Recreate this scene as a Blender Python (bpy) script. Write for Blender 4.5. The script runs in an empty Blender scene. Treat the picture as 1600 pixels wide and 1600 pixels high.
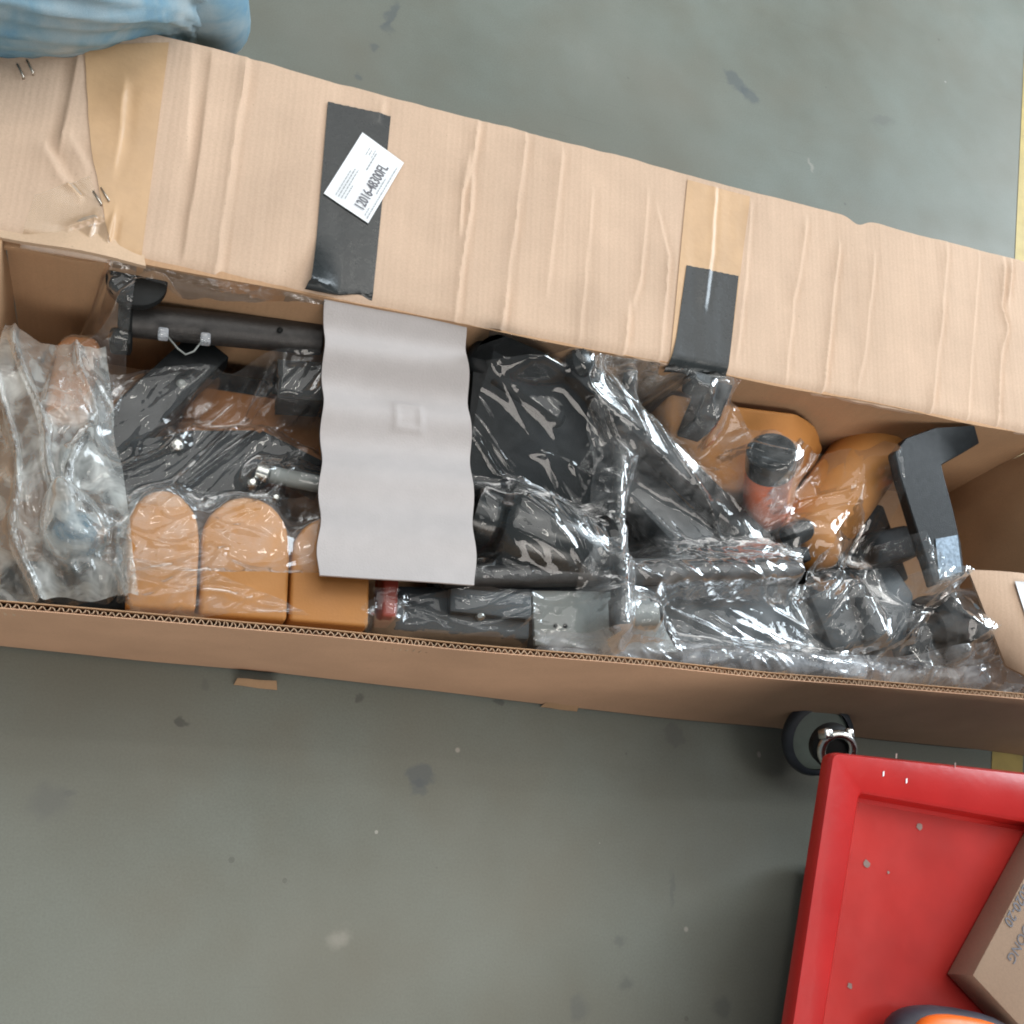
import bpy, bmesh, math, random
import numpy as np
from mathutils import Vector, Matrix
from mathutils.bvhtree import BVHTree

random.seed(7); rng = np.random.default_rng(11)
scn = bpy.context.scene
COL = scn.collection

# ------------------------------------------------------------------ camera, world, lamps, exposure
F = 1604.0                       # focal length in pixels of the 1600 px frame
CZ = 1.247                       # camera height above the floor
_V = np.array([4740, 642, F]); _V /= np.linalg.norm(_V)           # the carton's long axis
_ny = 650.0; _nx = -(F * F + 642 * _ny) / 4740.0
_N = np.array([_nx, _ny, F]); _N /= np.linalg.norm(_N)            # straight down
_Y = -np.cross(_N, _V)
RM = np.array([_V, _Y, -_N])
cam_d = bpy.data.cameras.new("camera"); cam = bpy.data.objects.new("camera", cam_d); COL.objects.link(cam)
cr, cu, cb = RM @ [1, 0, 0], RM @ [0, -1, 0], RM @ [0, 0, -1]
cam.matrix_world = Matrix(((cr[0], cu[0], cb[0], 0), (cr[1], cu[1], cb[1], 0), (cr[2], cu[2], cb[2], CZ), (0, 0, 0, 1)))
cam_d.sensor_width = 36.0; cam_d.lens = 36.0 * F / 1600.0; cam_d.clip_start = 0.02; cam_d.clip_end = 100
scn.camera = cam

def ray(x, y): return RM @ np.array([x - 800.0, y - 800.0, F])
def at(x, y, z):                 # world point at height z seen at a photo position
    r = ray(x, y); p = r * ((z - CZ) / r[2]); return np.array([p[0], p[1], p[2] + CZ])
def ai(x, y, z, lim=0.653):      # as at(), but kept in front of the carton's rear wall
    p = at(x, y, z); return p if p[1] <= lim else atY(x, y, lim)
def atY(x, y, Y):
    r = ray(x, y); p = r * (Y / r[1]); return np.array([p[0], p[1], p[2] + CZ])

world = bpy.data.worlds.new("World"); scn.world = world; world.use_nodes = True
bg = world.node_tree.nodes["Background"]; bg.inputs[0].default_value = (0.80, 0.92, 1.0, 1); bg.inputs[1].default_value = 0.25

def area(name, loc, target, sx, sy, power, col):
    l = bpy.data.lights.new(name, 'AREA'); l.shape = 'RECTANGLE'; l.size = sx; l.size_y = sy
    l.energy = power; l.color = col
    o = bpy.data.objects.new(name, l); COL.objects.link(o); o.location = loc
    o.rotation_euler = (Vector(target) - Vector(loc)).to_track_quat('-Z', 'Y').to_euler()
    return o
area("door_light", (4.3, 2.4, 2.5), (0.6, 0.5, 0.1), 2.2, 2.0, 230, (0.82, 0.92, 1.0))
area("rear_window_light", (0.9, -4.6, 3.6), (0.6, 0.3, 0.1), 4.4, 2.0, 175, (1.0, 0.93, 0.86))
area("skylight", (0.8, 1.7, 4.8), (0.6, 0.7, 0.0), 6.0, 5.0, 190, (1.0, 0.975, 0.94))
for i, (x, y) in enumerate(((-0.9, 1.6), (1.3, 2.2), (2.2, -0.2))):
    area("ceiling_tube_light", (x, y, 4.6), (x, y, 0), 1.3, 0.14, 12, (1.0, 0.96, 0.88))

scn.view_settings.view_transform = 'Standard'; scn.view_settings.look = 'None'
scn.view_settings.gamma = 1.0; scn.view_settings.exposure = -0.12; scn.view_settings.use_curve_mapping = False
cy = scn.cycles
cy.use_denoising = True; cy.use_adaptive_sampling = True; cy.adaptive_threshold = 0.025; cy.transparent_max_bounces = 24; cy.max_bounces = 10
cy.glossy_bounces = 4; cy.transmission_bounces = 6; cy.caustics_reflective = False; cy.caustics_refractive = False
cy.sample_clamp_indirect = 4.0; cy.filter_width = 1.9
scn.render.film_transparent = False

# ------------------------------------------------------------------ material helpers
def new_mat(name):
    m = bpy.data.materials.new(name); m.use_nodes = True
    nt = m.node_tree; return m, nt, nt.nodes["Principled BSDF"]
def N(nt, t, **kw):
    n = nt.nodes.new(t)
    for k, v in kw.items(): setattr(n, k, v)
    return n
def coords(nt, scale=(1, 1, 1), rot=(0, 0, 0), loc=(0, 0, 0)):
    g = N(nt, 'ShaderNodeNewGeometry'); mp = N(nt, 'ShaderNodeMapping')
    mp.inputs['Scale'].default_value = scale; mp.inputs['Rotation'].default_value = rot; mp.inputs['Location'].default_value = loc
    nt.links.new(g.outputs['Position'], mp.inputs[0]); return mp.outputs[0]
def noise(nt, vec, scale, detail=4, rough=0.55, dist=0.0):
    n = N(nt, 'ShaderNodeTexNoise'); n.inputs['Scale'].default_value = scale; n.inputs['Detail'].default_value = detail
    n.inputs['Roughness'].default_value = rough; n.inputs['Distortion'].default_value = dist
    nt.links.new(vec, n.inputs['Vector']); return n.outputs['Fac']
def ramp(nt, fac, stops):
    r = N(nt, 'ShaderNodeValToRGB'); el = r.color_ramp.elements
    while len(el) < len(stops): el.new(0.5)
    for e, (p, c) in zip(el, stops):
        e.position = p; e.color = c if len(c) == 4 else (*c, 1)
    nt.links.new(fac, r.inputs[0]); return r.outputs[0]
def mixc(nt, fac, a, b, mode='MIX'):
    m = N(nt, 'ShaderNodeMix', data_type='RGBA', blend_type=mode)
    if hasattr(fac, 'links'): nt.links.new(fac, m.inputs[0])
    else: m.inputs[0].default_value = fac
    for s, v in ((6, a), (7, b)):
        if hasattr(v, 'links'): nt.links.new(v, m.inputs[s])
        else: m.inputs[s].default_value = (*v, 1) if len(v) == 3 else v
    return m.outputs[2]
def bump(nt, bsdf, h, strength, dist, prev=None):
    b = N(nt, 'ShaderNodeBump'); b.inputs['Strength'].default_value = strength; b.inputs['Distance'].default_value = dist
    nt.links.new(h, b.inputs['Height'])
    if prev is not None: nt.links.new(prev, b.inputs['Normal'])
    nt.links.new(b.outputs[0], bsdf.inputs['Normal']); return b.outputs[0]

def simple(name, col, rough, metal=0.0, var=0.12, nscale=60, bumpd=0.0, bscale=600, spec=0.5):
    m, nt, b = new_mat(name)
    v = coords(nt); n = noise(nt, v, nscale)
    lo = tuple(c * (1 - var) for c in col); hi = tuple(min(1, c * (1 + var)) for c in col)
    nt.links.new(ramp(nt, n, [(0.3, lo), (0.7, hi)]), b.inputs['Base Color'])
    n2 = noise(nt, v, nscale * 2.3)
    mr = N(nt, 'ShaderNodeMapRange'); mr.inputs[3].default_value = max(0.02, rough - 0.08); mr.inputs[4].default_value = min(1, rough + 0.1)
    nt.links.new(n2, mr.inputs[0]); nt.links.new(mr.outputs[0], b.inputs['Roughness'])
    b.inputs['Metallic'].default_value = metal; b.inputs['Specular IOR Level'].default_value = spec
    if bumpd: bump(nt, b, noise(nt, v, bscale, 2), 0.6, bumpd)
    return m

def kraft(name, col, flute_axis=None, pitch=0.0072, var=0.08, fl=0.35):
    """cardboard liner: fine fibres, blotches, and the flutes telegraphing through"""
    m, nt, b = new_mat(name)
    v = coords(nt)
    big = noise(nt, v, 9, 4); fib = noise(nt, coords(nt, (1, 1, 1)), 420, 3)
    lo = tuple(c * (1 - var) for c in col); hi = tuple(min(1, c * (1 + var)) for c in col)
    c = ramp(nt, big, [(0.3, lo), (0.7, hi)])
    c = mixc(nt, 0.10, c, ramp(nt, fib, [(0.35, (0.25, 0.25, 0.25)), (0.65, (1, 1, 1))]), 'MULTIPLY')
    sp = noise(nt, v, 210, 2)
    c = mixc(nt, ramp(nt, sp, [(0.70, (0, 0, 0)), (0.78, (0.5, 0.5, 0.5))]), c, tuple(x * 0.55 for x in col))
    b.inputs['Roughness'].default_value = 0.82; b.inputs['Specular IOR Level'].default_value = 0.25
    h = noise(nt, v, 300, 3); prev = bump(nt, b, h, 0.25, 0.0006)
    if flute_axis is not None:
        sv = [0, 0, 0]; sv[flute_axis] = 1.0
        st = [1.2, 1.2, 1.2]; st[flute_axis] = 95.0
        streak = noise(nt, coords(nt, tuple(st)), 1.0, 3)
        c = mixc(nt, 0.10, c, ramp(nt, streak, [(0.3, (0.62, 0.62, 0.62)), (0.7, (1, 1, 1))]), 'MULTIPLY')
        w = N(nt, 'ShaderNodeTexWave', wave_type='BANDS', bands_direction='XYZ'[flute_axis]); w.inputs['Scale'].default_value = 1.0 / pitch * 0.314
        w.inputs['Distortion'].default_value = 1.2; w.inputs['Detail'].default_value = 1.0; w.inputs['Detail Scale'].default_value = 0.6
        nt.links.new(v, w.inputs['Vector'])
        prev = bump(nt, b, w.outputs['Fac'], fl, 0.0005, prev)
        bump(nt, b, streak, 0.28, 0.0012, prev)
    nt.links.new(c, b.inputs['Base Color'])
    return m

def film(name, haze=0.06, tint=(0.97, 0.98, 0.98), rough=0.10, milk=(0.85, 0.87, 0.88), streak=0.5, crinkle=0.22):
    """clear thin plastic: see-through, Fresnel-like gloss, a little milky scatter"""
    m = bpy.data.materials.new(name); m.use_nodes = True; nt = m.node_tree; nt.nodes.clear()
    out = N(nt, 'ShaderNodeOutputMaterial')
    tr = N(nt, 'ShaderNodeBsdfTransparent'); tr.inputs[0].default_value = (*tint, 1)
    gl = N(nt, 'ShaderNodeBsdfGlossy'); gl.inputs['Roughness'].default_value = rough; gl.inputs[0].default_value = (1, 1, 1, 1)
    df = N(nt, 'ShaderNodeBsdfDiffuse'); df.inputs[0].default_value = (*milk, 1)
    tl = N(nt, 'ShaderNodeBsdfTranslucent'); tl.inputs[0].default_value = (*milk, 1)
    v = coords(nt)
    b = N(nt, 'ShaderNodeBump'); b.inputs['Strength'].default_value = crinkle; b.inputs['Distance'].default_value = 0.0025
    hn = N(nt, 'ShaderNodeTexVoronoi', feature='DISTANCE_TO_EDGE'); hn.inputs['Scale'].default_value = 46
    dv = noise(nt, v, 30, 2); mv = N(nt, 'ShaderNodeVectorMath', operation='MULTIPLY_ADD')
    mv.inputs[1].default_value = (1, 1, 1); nt.links.new(v, mv.inputs[0])
    sc_ = N(nt, 'ShaderNodeVectorMath', operation='SCALE'); sc_.inputs['Scale'].default_value = 0.03
    nn = N(nt, 'ShaderNodeTexNoise'); nn.inputs['Scale'].default_value = 26; nt.links.new(v, nn.inputs['Vector'])
    nt.links.new(nn.outputs['Color'], sc_.inputs[0]); nt.links.new(sc_.outputs[0], mv.inputs[2])
    nt.links.new(mv.outputs[0], hn.inputs['Vector']); nt.links.new(hn.outputs['Distance'], b.inputs['Height'])
    for s in (gl, df): nt.links.new(b.outputs[0], s.inputs['Normal'])
    lw = N(nt, 'ShaderNodeLayerWeight'); lw.inputs['Blend'].default_value = 0.22; nt.links.new(b.outputs[0], lw.inputs['Normal'])
    fr = N(nt, 'ShaderNodeMapRange'); fr.inputs[3].default_value = 0.03; fr.inputs[4].default_value = 0.5
    nt.links.new(lw.outputs['Fresnel'], fr.inputs[0])
    n1 = noise(nt, v, 34, 3, 0.6, 0.6)
    hz = N(nt, 'ShaderNodeMapRange'); hz.inputs[1].default_value = 0.38; hz.inputs[2].default_value = 0.72
    hz.inputs[3].default_value = haze * (1 - streak); hz.inputs[4].default_value = haze * (1 + 1.6 * streak)
    nt.links.new(n1, hz.inputs[0])
    fa = N(nt, 'ShaderNodeLayerWeight'); fa.inputs['Blend'].default_value = 0.35; nt.links.new(b.outputs[0], fa.inputs['Normal'])
    ad = N(nt, 'ShaderNodeMath', operation='MULTIPLY_ADD'); nt.links.new(fa.outputs['Facing'], ad.inputs[0]); ad.inputs[1].default_value = haze * 1.5
    nt.links.new(hz.outputs[0], ad.inputs[2])
    dd = N(nt, 'ShaderNodeMixShader'); dd.inputs[0].default_value = 0.35; nt.links.new(df.outputs[0], dd.inputs[1]); nt.links.new(tl.outputs[0], dd.inputs[2])
    m1 = N(nt, 'ShaderNodeMixShader'); nt.links.new(ad.outputs[0], m1.inputs[0]); nt.links.new(tr.outputs[0], m1.inputs[1]); nt.links.new(dd.outputs[0], m1.inputs[2])
    m2 = N(nt, 'ShaderNodeMixShader'); nt.links.new(fr.outputs[0], m2.inputs[0]); nt.links.new(m1.outputs[0], m2.inputs[1]); nt.links.new(gl.outputs[0], m2.inputs[2])
    nt.links.new(m2.outputs[0], out.inputs[0])
    return m

def floor_material():
    m, nt, b = new_mat("painted_concrete")
    v = coords(nt)
    c = ramp(nt, noise(nt, v, 2.2, 6, 0.6), [(0.28, (0.150, 0.158, 0.130)), (0.52, (0.190, 0.212, 0.186)), (0.75, (0.230, 0.252, 0.226))])
    c = mixc(nt, ramp(nt, noise(nt, coords(nt, loc=(3, 7, 0)), 7, 5), [(0.45, (0, 0, 0)), (0.75, (0.5, 0.5, 0.5))]), c, (0.17, 0.165, 0.13))
    # faint scuffs, dark specks, pale specks
    sc = noise(nt, coords(nt, (2.2, 60, 1), (0, 0, 0.5)), 1.0, 5, 0.7, 0.5)
    c = mixc(nt, ramp(nt, sc, [(0.68, (0, 0, 0)), (0.76, (0.35, 0.35, 0.35))]), c, (0.12, 0.12, 0.11))
    vo = N(nt, 'ShaderNodeTexVoronoi'); vo.inputs['Scale'].default_value = 16; nt.links.new(v, vo.inputs['Vector'])
    hs = N(nt, 'ShaderNodeSeparateColor'); nt.links.new(vo.outputs['Color'], hs.inputs[0])
    th = N(nt, 'ShaderNodeMath', operation='MULTIPLY'); th.inputs[1].default_value = 0.085; nt.links.new(hs.outputs[0], th.inputs[0])
    pw = N(nt, 'ShaderNodeMath', operation='POWER'); pw.inputs[1].default_value = 3.0; nt.links.new(hs.outputs[0], pw.inputs[0])
    t2 = N(nt, 'ShaderNodeMath', operation='MULTIPLY'); t2.inputs[1].default_value = 0.075; nt.links.new(pw.outputs[0], t2.inputs[0])
    lt = N(nt, 'ShaderNodeMath', operation='LESS_THAN'); nt.links.new(vo.outputs['Distance'], lt.inputs[0]); nt.links.new(t2.outputs[0], lt.inputs[1])
    lm = N(nt, 'ShaderNodeMath', operation='MULTIPLY'); lm.inputs[1].default_value = 0.45; nt.links.new(lt.outputs[0], lm.inputs[0])
    c = mixc(nt, lm.outputs[0], c, (0.07, 0.075, 0.07))
    v2 = N(nt, 'ShaderNodeTexVoronoi'); v2.inputs['Scale'].default_value = 9; nt.links.new(coords(nt, loc=(1.3, 0.2, 0)), v2.inputs['Vector'])
    l2 = N(nt, 'ShaderNodeMath', operation='LESS_THAN'); l2.inputs[1].default_value = 0.022; nt.links.new(v2.outputs['Distance'], l2.inputs[0])
    m2 = N(nt, 'ShaderNodeMath', operation='MULTIPLY'); m2.inputs[1].default_value = 0.7; nt.links.new(l2.outputs[0], m2.inputs[0])
    c = mixc(nt, m2.outputs[0], c, (0.5, 0.5, 0.46))
    # grit, fine scratches in two directions, brownish traffic film
    c = mixc(nt, 0.30, c, ramp(nt, noise(nt, v, 380, 3, 0.7), [(0.30, (0.45, 0.45, 0.42)), (0.62, (1, 1, 1))]), 'MULTIPLY')
    c = mixc(nt, ramp(nt, noise(nt, coords(nt, loc=(5, 1, 0)), 1.7, 3), [(0.42, (0, 0, 0)), (0.72, (0.6, 0.6, 0.6))]), c, (0.165, 0.152, 0.118))
    for sx_, sy_, ro_, th_ in ((3.0, 190, 0.35, 0.735), (160, 2.4, 0.2, 0.74), (2.0, 240, -0.7, 0.75)):
        sn = noise(nt, coords(nt, (sx_, sy_, 1), (0, 0, ro_)), 1.0, 2, 0.5, 0.0)
        c = mixc(nt, ramp(nt, sn, [(th_, (0, 0, 0)), (th_ + 0.02, (0.40, 0.40, 0.40))]), c, (0.11, 0.11, 0.10))
    wob = N(nt, 'ShaderNodeTexNoise'); wob.inputs['Scale'].default_value = 55; wob.inputs['Detail'].default_value = 3; nt.links.new(v, wob.inputs['Vector'])
    wsc = N(nt, 'ShaderNodeVectorMath', operation='SCALE'); wsc.inputs['Scale'].default_value = 0.026; nt.links.new(wob.outputs['Color'], wsc.inputs[0])
    wv = N(nt, 'ShaderNodeVectorMath', operation='ADD'); nt.links.new(v, wv.inputs[0]); nt.links.new(wsc.outputs[0], wv.inputs[1])
    DK, FT, BK, PL = (0.085, 0.10, 0.11), (0.125, 0.13, 0.12), (0.035, 0.037, 0.037), (0.44, 0.41, 0.36)
    for px, py, rx, ry, rot, col, amt, soft in ((655, 1212, .017, .013, 0, DK, .85, .25), (655, 1230, .010, .012, 0, DK, .7, .3), (1150, 128, .030, .016, -.8, DK, .8, .3), (1172, 150, .020, .014, -.5, DK, .8, .3),
            (612, 22, .008, .030, -.3, DK, .8, .4), (604, 42, .010, .012, 0, DK, .6, .4), (584, 74, .007, .008, 0, DK, .7, .4), (560, 118, .007, .007, 0, DK, .7, .4), (1380, 188, .030, .010, .3, FT, .7, .5),
            (78, 1252, .020, .018, 0, FT, .8, .5), (110, 1240, .008, .005, .6, FT, .9, .4), (1053, 1148, .015, .014, 0, FT, .95, .3), (283, 1131, .007, .007, 0, BK, .8, .3),
            (560, 1094, .006, .006, 0, BK, .7, .4), (780, 1095, .006, .004, 0, BK, .7, .4), (320, 1066, .006, .006, 0, FT, .8, .4), (530, 1465, .011, .009, .4, PL, .4, .7),
            (980, 1538, .010, .008, 0, FT, .9, .5), (905, 1574, .010, .010, 0, FT, .9, .5), (968, 1470, .006, .007, 0, FT, .9, .5), (1128, 1572, .012, .010, 0, FT, .9, .5), (1050, 1390, .003, .022, -.1, FT, .8, .5),
            (715, 1172, .003, .003, 0, PL, .9, .4), (1186, 1179, .003, .004, 0, PL, .8, .4), (1072, 1452, .003, .003, 0, PL, .8, .4), (1268, 258, .003, .014, .2, PL, .5, .5)):
        c0 = at(px, py, 0) + np.array([0.013, 0.013, 0.013])
        mp = N(nt, 'ShaderNodeMapping', vector_type='TEXTURE'); mp.inputs['Location'].default_value = (c0[0], c0[1], 0.013); mp.inputs['Rotation'].default_value = (0, 0, rot); mp.inputs['Scale'].default_value = (rx, ry, 1)
        nt.links.new(wv.outputs[0] if max(rx, ry) > .005 else v, mp.inputs[0])
        if max(rx, ry) <= .005: mp.inputs['Location'].default_value = (c0[0] - .013, c0[1] - .013, 0)
        ln_ = N(nt, 'ShaderNodeVectorMath', operation='LENGTH'); nt.links.new(mp.outputs[0], ln_.inputs[0])
        mr_ = N(nt, 'ShaderNodeMapRange', interpolation_type='SMOOTHSTEP'); mr_.inputs[1].default_value = 1 + soft; mr_.inputs[2].default_value = 1 - soft; mr_.inputs[3].default_value = 0; mr_.inputs[4].default_value = amt
        mr_.inputs[4].default_value = amt * 0.68; nt.links.new(ln_.outputs['Value'], mr_.inputs[0]); c = mixc(nt, mr_.outputs[0], c, col)
    nt.links.new(c, b.inputs['Base Color'])
    b.inputs['Specular IOR Level'].default_value = 0.35
    r = N(nt, 'ShaderNodeMapRange'); r.inputs[3].default_value = 0.38; r.inputs[4].default_value = 0.62
    nt.links.new(noise(nt, v, 12, 4), r.inputs[0]); nt.links.new(r.outputs[0], b.inputs['Roughness'])
    p = bump(nt, b, noise(nt, v, 240, 3), 0.15, 0.0008)
    bump(nt, b, noise(nt, v, 18, 3), 0.15, 0.004, p)
    return m

def denim_material():
    m, nt, b = new_mat("faded_denim")
    v = coords(nt)
    c = ramp(nt, noise(nt, v, 11, 4, 0.55, 0.4), [(0.30, (0.10, 0.28, 0.46)), (0.46, (0.22, 0.36, 0.45)), (0.66, (0.42, 0.49, 0.51))])
    w = noise(nt, coords(nt, (1, 1, 1), (0, 0, 0.6)), 900, 2)
    c = mixc(nt, 0.25, c, ramp(nt, w, [(0.3, (0.5, 0.55, 0.6)), (0.7, (1, 1, 1))]), 'MULTIPLY')
    nt.links.new(c, b.inputs['Base Color']); b.inputs['Roughness'].default_value = 0.9; b.inputs['Specular IOR Level'].default_value = 0.15
    bump(nt, b, w, 0.4, 0.001); return m

M = dict(
    floor=floor_material(),
    line=simple("yellow_floor_paint", (0.42, 0.32, 0.10), 0.5, var=0.15, nscale=20),
    stain=simple("dark_floor_stain", (0.10, 0.115, 0.12), 0.35, var=0.2, nscale=40),
    stain2=simple("faint_floor_stain", (0.135, 0.14, 0.125), 0.45, var=0.2, nscale=40),
    chip=simple("chipped_pale_concrete", (0.42, 0.39, 0.34), 0.8, var=0.2, nscale=80),
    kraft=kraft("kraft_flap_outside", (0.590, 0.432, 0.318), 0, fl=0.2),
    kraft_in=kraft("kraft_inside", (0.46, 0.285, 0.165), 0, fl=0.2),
    kraft_out=kraft("kraft_outside_wall", (0.60, 0.365, 0.235), None),
    kraft_edge=kraft("kraft_cut_edge", (0.58, 0.42, 0.29), None, var=0.15),
    kraft_small=kraft("kraft_small_box", (0.30, 0.21, 0.15), None),
    brown_tape=simple("brown_packing_tape", (0.52, 0.335, 0.185), 0.40, var=0.08, nscale=25, bumpd=0.0006, bscale=120),
    clear_tape=film("clear_packing_tape", 0.006, (0.99, 0.97, 0.93), 0.3, streak=0.3, crinkle=0.05),
    black_tape=simple("black_cloth_tape", (0.018, 0.022, 0.023), 0.27, var=0.12, nscale=30, bumpd=0.0004, bscale=160),
    label=simple("white_label_paper", (0.80, 0.83, 0.86), 0.5, var=0.02),
    ink=simple("grey_printing_ink", (0.13, 0.13, 0.15), 0.6, var=0.2, nscale=300),
    inkfine=simple("fine_grey_print", (0.36, 0.38, 0.40), 0.6, var=0.25, nscale=500),
    staple=simple("staple_wire", (0.55, 0.50, 0.43), 0.35, 1.0),
    foam=simple("grey_foam_sheet", (0.45, 0.425, 0.42), 0.85, var=0.03, nscale=40, bumpd=0.0006, bscale=420, spec=0.2),
    steel=simple("black_powder_coat", (0.009, 0.0105, 0.0115), 0.42, var=0.3, nscale=90, bumpd=0.0007, bscale=900, spec=0.22),
    tube=simple("hammered_black_paint", (0.045, 0.043, 0.042), 0.38, 0.4, var=0.2, nscale=120, bumpd=0.0009, bscale=700),
    rubber=simple("black_rubber", (0.008, 0.009, 0.009), 0.6, var=0.2, spec=0.25),
    gloss=simple("glossy_black_plastic", (0.014, 0.016, 0.016), 0.2, var=0.2),
    shear=simple("sheared_steel_face", (0.16, 0.20, 0.24), 0.35, 0.6, var=0.4, nscale=200),
    silver=simple("zinc_plating", (0.60, 0.60, 0.57), 0.25, 1.0, var=0.1),
    chrome=simple("dull_chrome", (0.55, 0.53, 0.50), 0.22, 1.0, var=0.15),
    greyplate=simple("grey_sheet_steel", (0.21, 0.225, 0.215), 0.55, 0.1, var=0.08),
    slate=simple("slate_coated_panel", (0.022, 0.029, 0.034), 0.5, var=0.15),
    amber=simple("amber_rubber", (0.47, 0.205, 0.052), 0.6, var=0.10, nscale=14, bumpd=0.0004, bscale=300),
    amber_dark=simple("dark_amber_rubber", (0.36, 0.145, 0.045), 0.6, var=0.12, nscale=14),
    orange=simple("orange_red_plastic", (0.98, 0.21, 0.07), 0.4, var=0.08),
    redstrip=simple("dull_red_plastic", (0.36, 0.055, 0.035), 0.5, var=0.1),
    blue=simple("blue_plastic", (0.02, 0.12, 0.20), 0.35, var=0.2),
    red=simple("red_enamel", (0.40, 0.012, 0.011), 0.32, var=0.16, nscale=6, bumpd=0.0004, bscale=90),
    redin=simple("worn_red_enamel", (0.37, 0.026, 0.022), 0.2, var=0.18, nscale=9, bumpd=0.0003, bscale=60),
    wear=simple("bare_worn_metal", (0.20, 0.13, 0.11), 0.5, var=0.3),
    shade_blue=simple("dark_blue_shade_body", (0.085, 0.110, 0.150), 0.45, var=0.15, nscale=8),  # shadow tone for the body added under the tray
    tyre=simple("dark_tyre_rubber", (0.022, 0.026, 0.034), 0.55, var=0.2),
    hub=simple("grey_green_wheel_plastic", (0.12, 0.145, 0.125), 0.5, var=0.1),
    toolorange=simple("orange_tool_shell", (0.90, 0.17, 0.015), 0.4, var=0.04),
    tooldark=simple("dark_tool_rubber", (0.035, 0.030, 0.042), 0.55, var=0.2),
    denim=denim_material(),
    dark=simple("dark_shoe_leather", (0.03, 0.028, 0.026), 0.5),
    film=film("clear_film", 0.038, rough=0.05),
    film_grey=film("milky_film", 0.10, rough=0.07, streak=0.8, crinkle=0.3),
    film_bag=film("milky_bag", 0.34, rough=0.10, milk=(0.78, 0.82, 0.80), streak=0.7, crinkle=0.3),
    film_tight=film("tight_clear_film", 0.018, rough=0.05, streak=0.6, crinkle=0.1),
    film_blue=film("pale_film_roll", 0.26, rough=0.08, milk=(0.80, 0.85, 0.92), streak=0.6),
)

# ------------------------------------------------------------------ object helpers
def mk(name, vf, mat, parent=None, smooth=True, origin=None, angle=None):
    verts, faces = vf
    verts = np.asarray(verts, float)
    L = np.array(parent_origin(parent)) if parent is not None else (np.array(origin) if origin is not None else np.array([0, 0, 0.]))
    me = bpy.data.meshes.new(name); me.from_pydata((verts - L).tolist(), [], [tuple(int(i) for i in f) for f in faces])
    me.materials.append(mat); me.validate(); me.update()
    if smooth:
        me.polygons.foreach_set('use_smooth', [True] * len(me.polygons))
        if angle: me.set_sharp_from_angle(angle=math.radians(angle))
    o = bpy.data.objects.new(name, me); COL.objects.link(o)
    if parent is not None: o.parent = parent
    else: o.location = L
    o['_o'] = list(map(float, L))
    return o
def parent_origin(p): return list(p['_o'])
def tag(o, label, cat, group=None):
    o['label'] = label; o['category'] = cat
    if group: o['group'] = group
    return o
def thing(name, label, cat, loc, group=None):
    e = bpy.data.objects.new(name, None); COL.objects.link(e); e.location = [float(x) for x in loc]; e['_o'] = [float(x) for x in loc]
    e.empty_display_size = 0.05
    return tag(e, label, cat, group)
def struct(o): o['kind'] = 'structure'; return o

def bm_out(bm):
    v = [tuple(x.co) for x in bm.verts]; bm.verts.index_update(); f = [[w.index for w in p.verts] for p in bm.faces]; bm.free(); return v, f
def join(*vfs):
    V = []; Fs = []
    for v, f in vfs:
        n = len(V); V += [tuple(x) for x in v]; Fs += [[i + n for i in q] for q in f]
    return V, Fs
def frame(d, up=(0, 0, 1)):
    d = np.array(d, float); d /= np.linalg.norm(d); u = np.array(up, float)
    if abs(d @ u) > 0.97: u = np.array([0, 1., 0])
    s = np.cross(u, d); s /= np.linalg.norm(s); w = np.cross(d, s); return d, s, w
def rbox(c, size, xdir=(1, 0, 0), bev=0.004, seg=2, up=(0, 0, 1)):
    """bevelled box: size along xdir, across, up"""
    bm = bmesh.new(); bmesh.ops.create_cube(bm, size=1.0)
    for v in bm.verts: v.co = Vector((v.co.x * size[0], v.co.y * size[1], v.co.z * size[2]))
    if bev: bmesh.ops.bevel(bm, geom=bm.edges[:], offset=bev, segments=seg, affect='EDGES', profile=0.5)
    d, s, w = frame(xdir, up)
    A = np.array([d, s, w]).T
    v, f = bm_out(bm)
    return (np.array(v) @ A.T + np.array(c)), f
def lathe(p0, p1, prof, n=28, close=True):
    """prof: list of (t along axis 0..1, radius)"""
    p0 = np.array(p0, float); p1 = np.array(p1, float); d, s, w = frame(p1 - p0); V = []; Fs = []
    for t, r in prof:
        c = p0 + (p1 - p0) * t
        for k in range(n):
            a = 2 * math.pi * k / n; V.append(c + r * (math.cos(a) * s + math.sin(a) * w))
    m = len(prof)
    for i in range(m - 1):
        for k in range(n):
            k2 = (k + 1) % n; Fs.append([i * n + k, i * n + k2, (i + 1) * n + k2, (i + 1) * n + k])
    if close: Fs.append(list(range(n))[::-1]); Fs.append([(m - 1) * n + k for k in range(n)])
    return V, Fs
def rod(p0, p1, r, n=24, e=0.12):
    L = np.linalg.norm(np.array(p1) - np.array(p0)); q = min(0.45, e * r / L)
    return lathe(p0, p1, [(0, r * 0.88), (q, r), (1 - q, r), (1, r * 0.88)], n)
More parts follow.
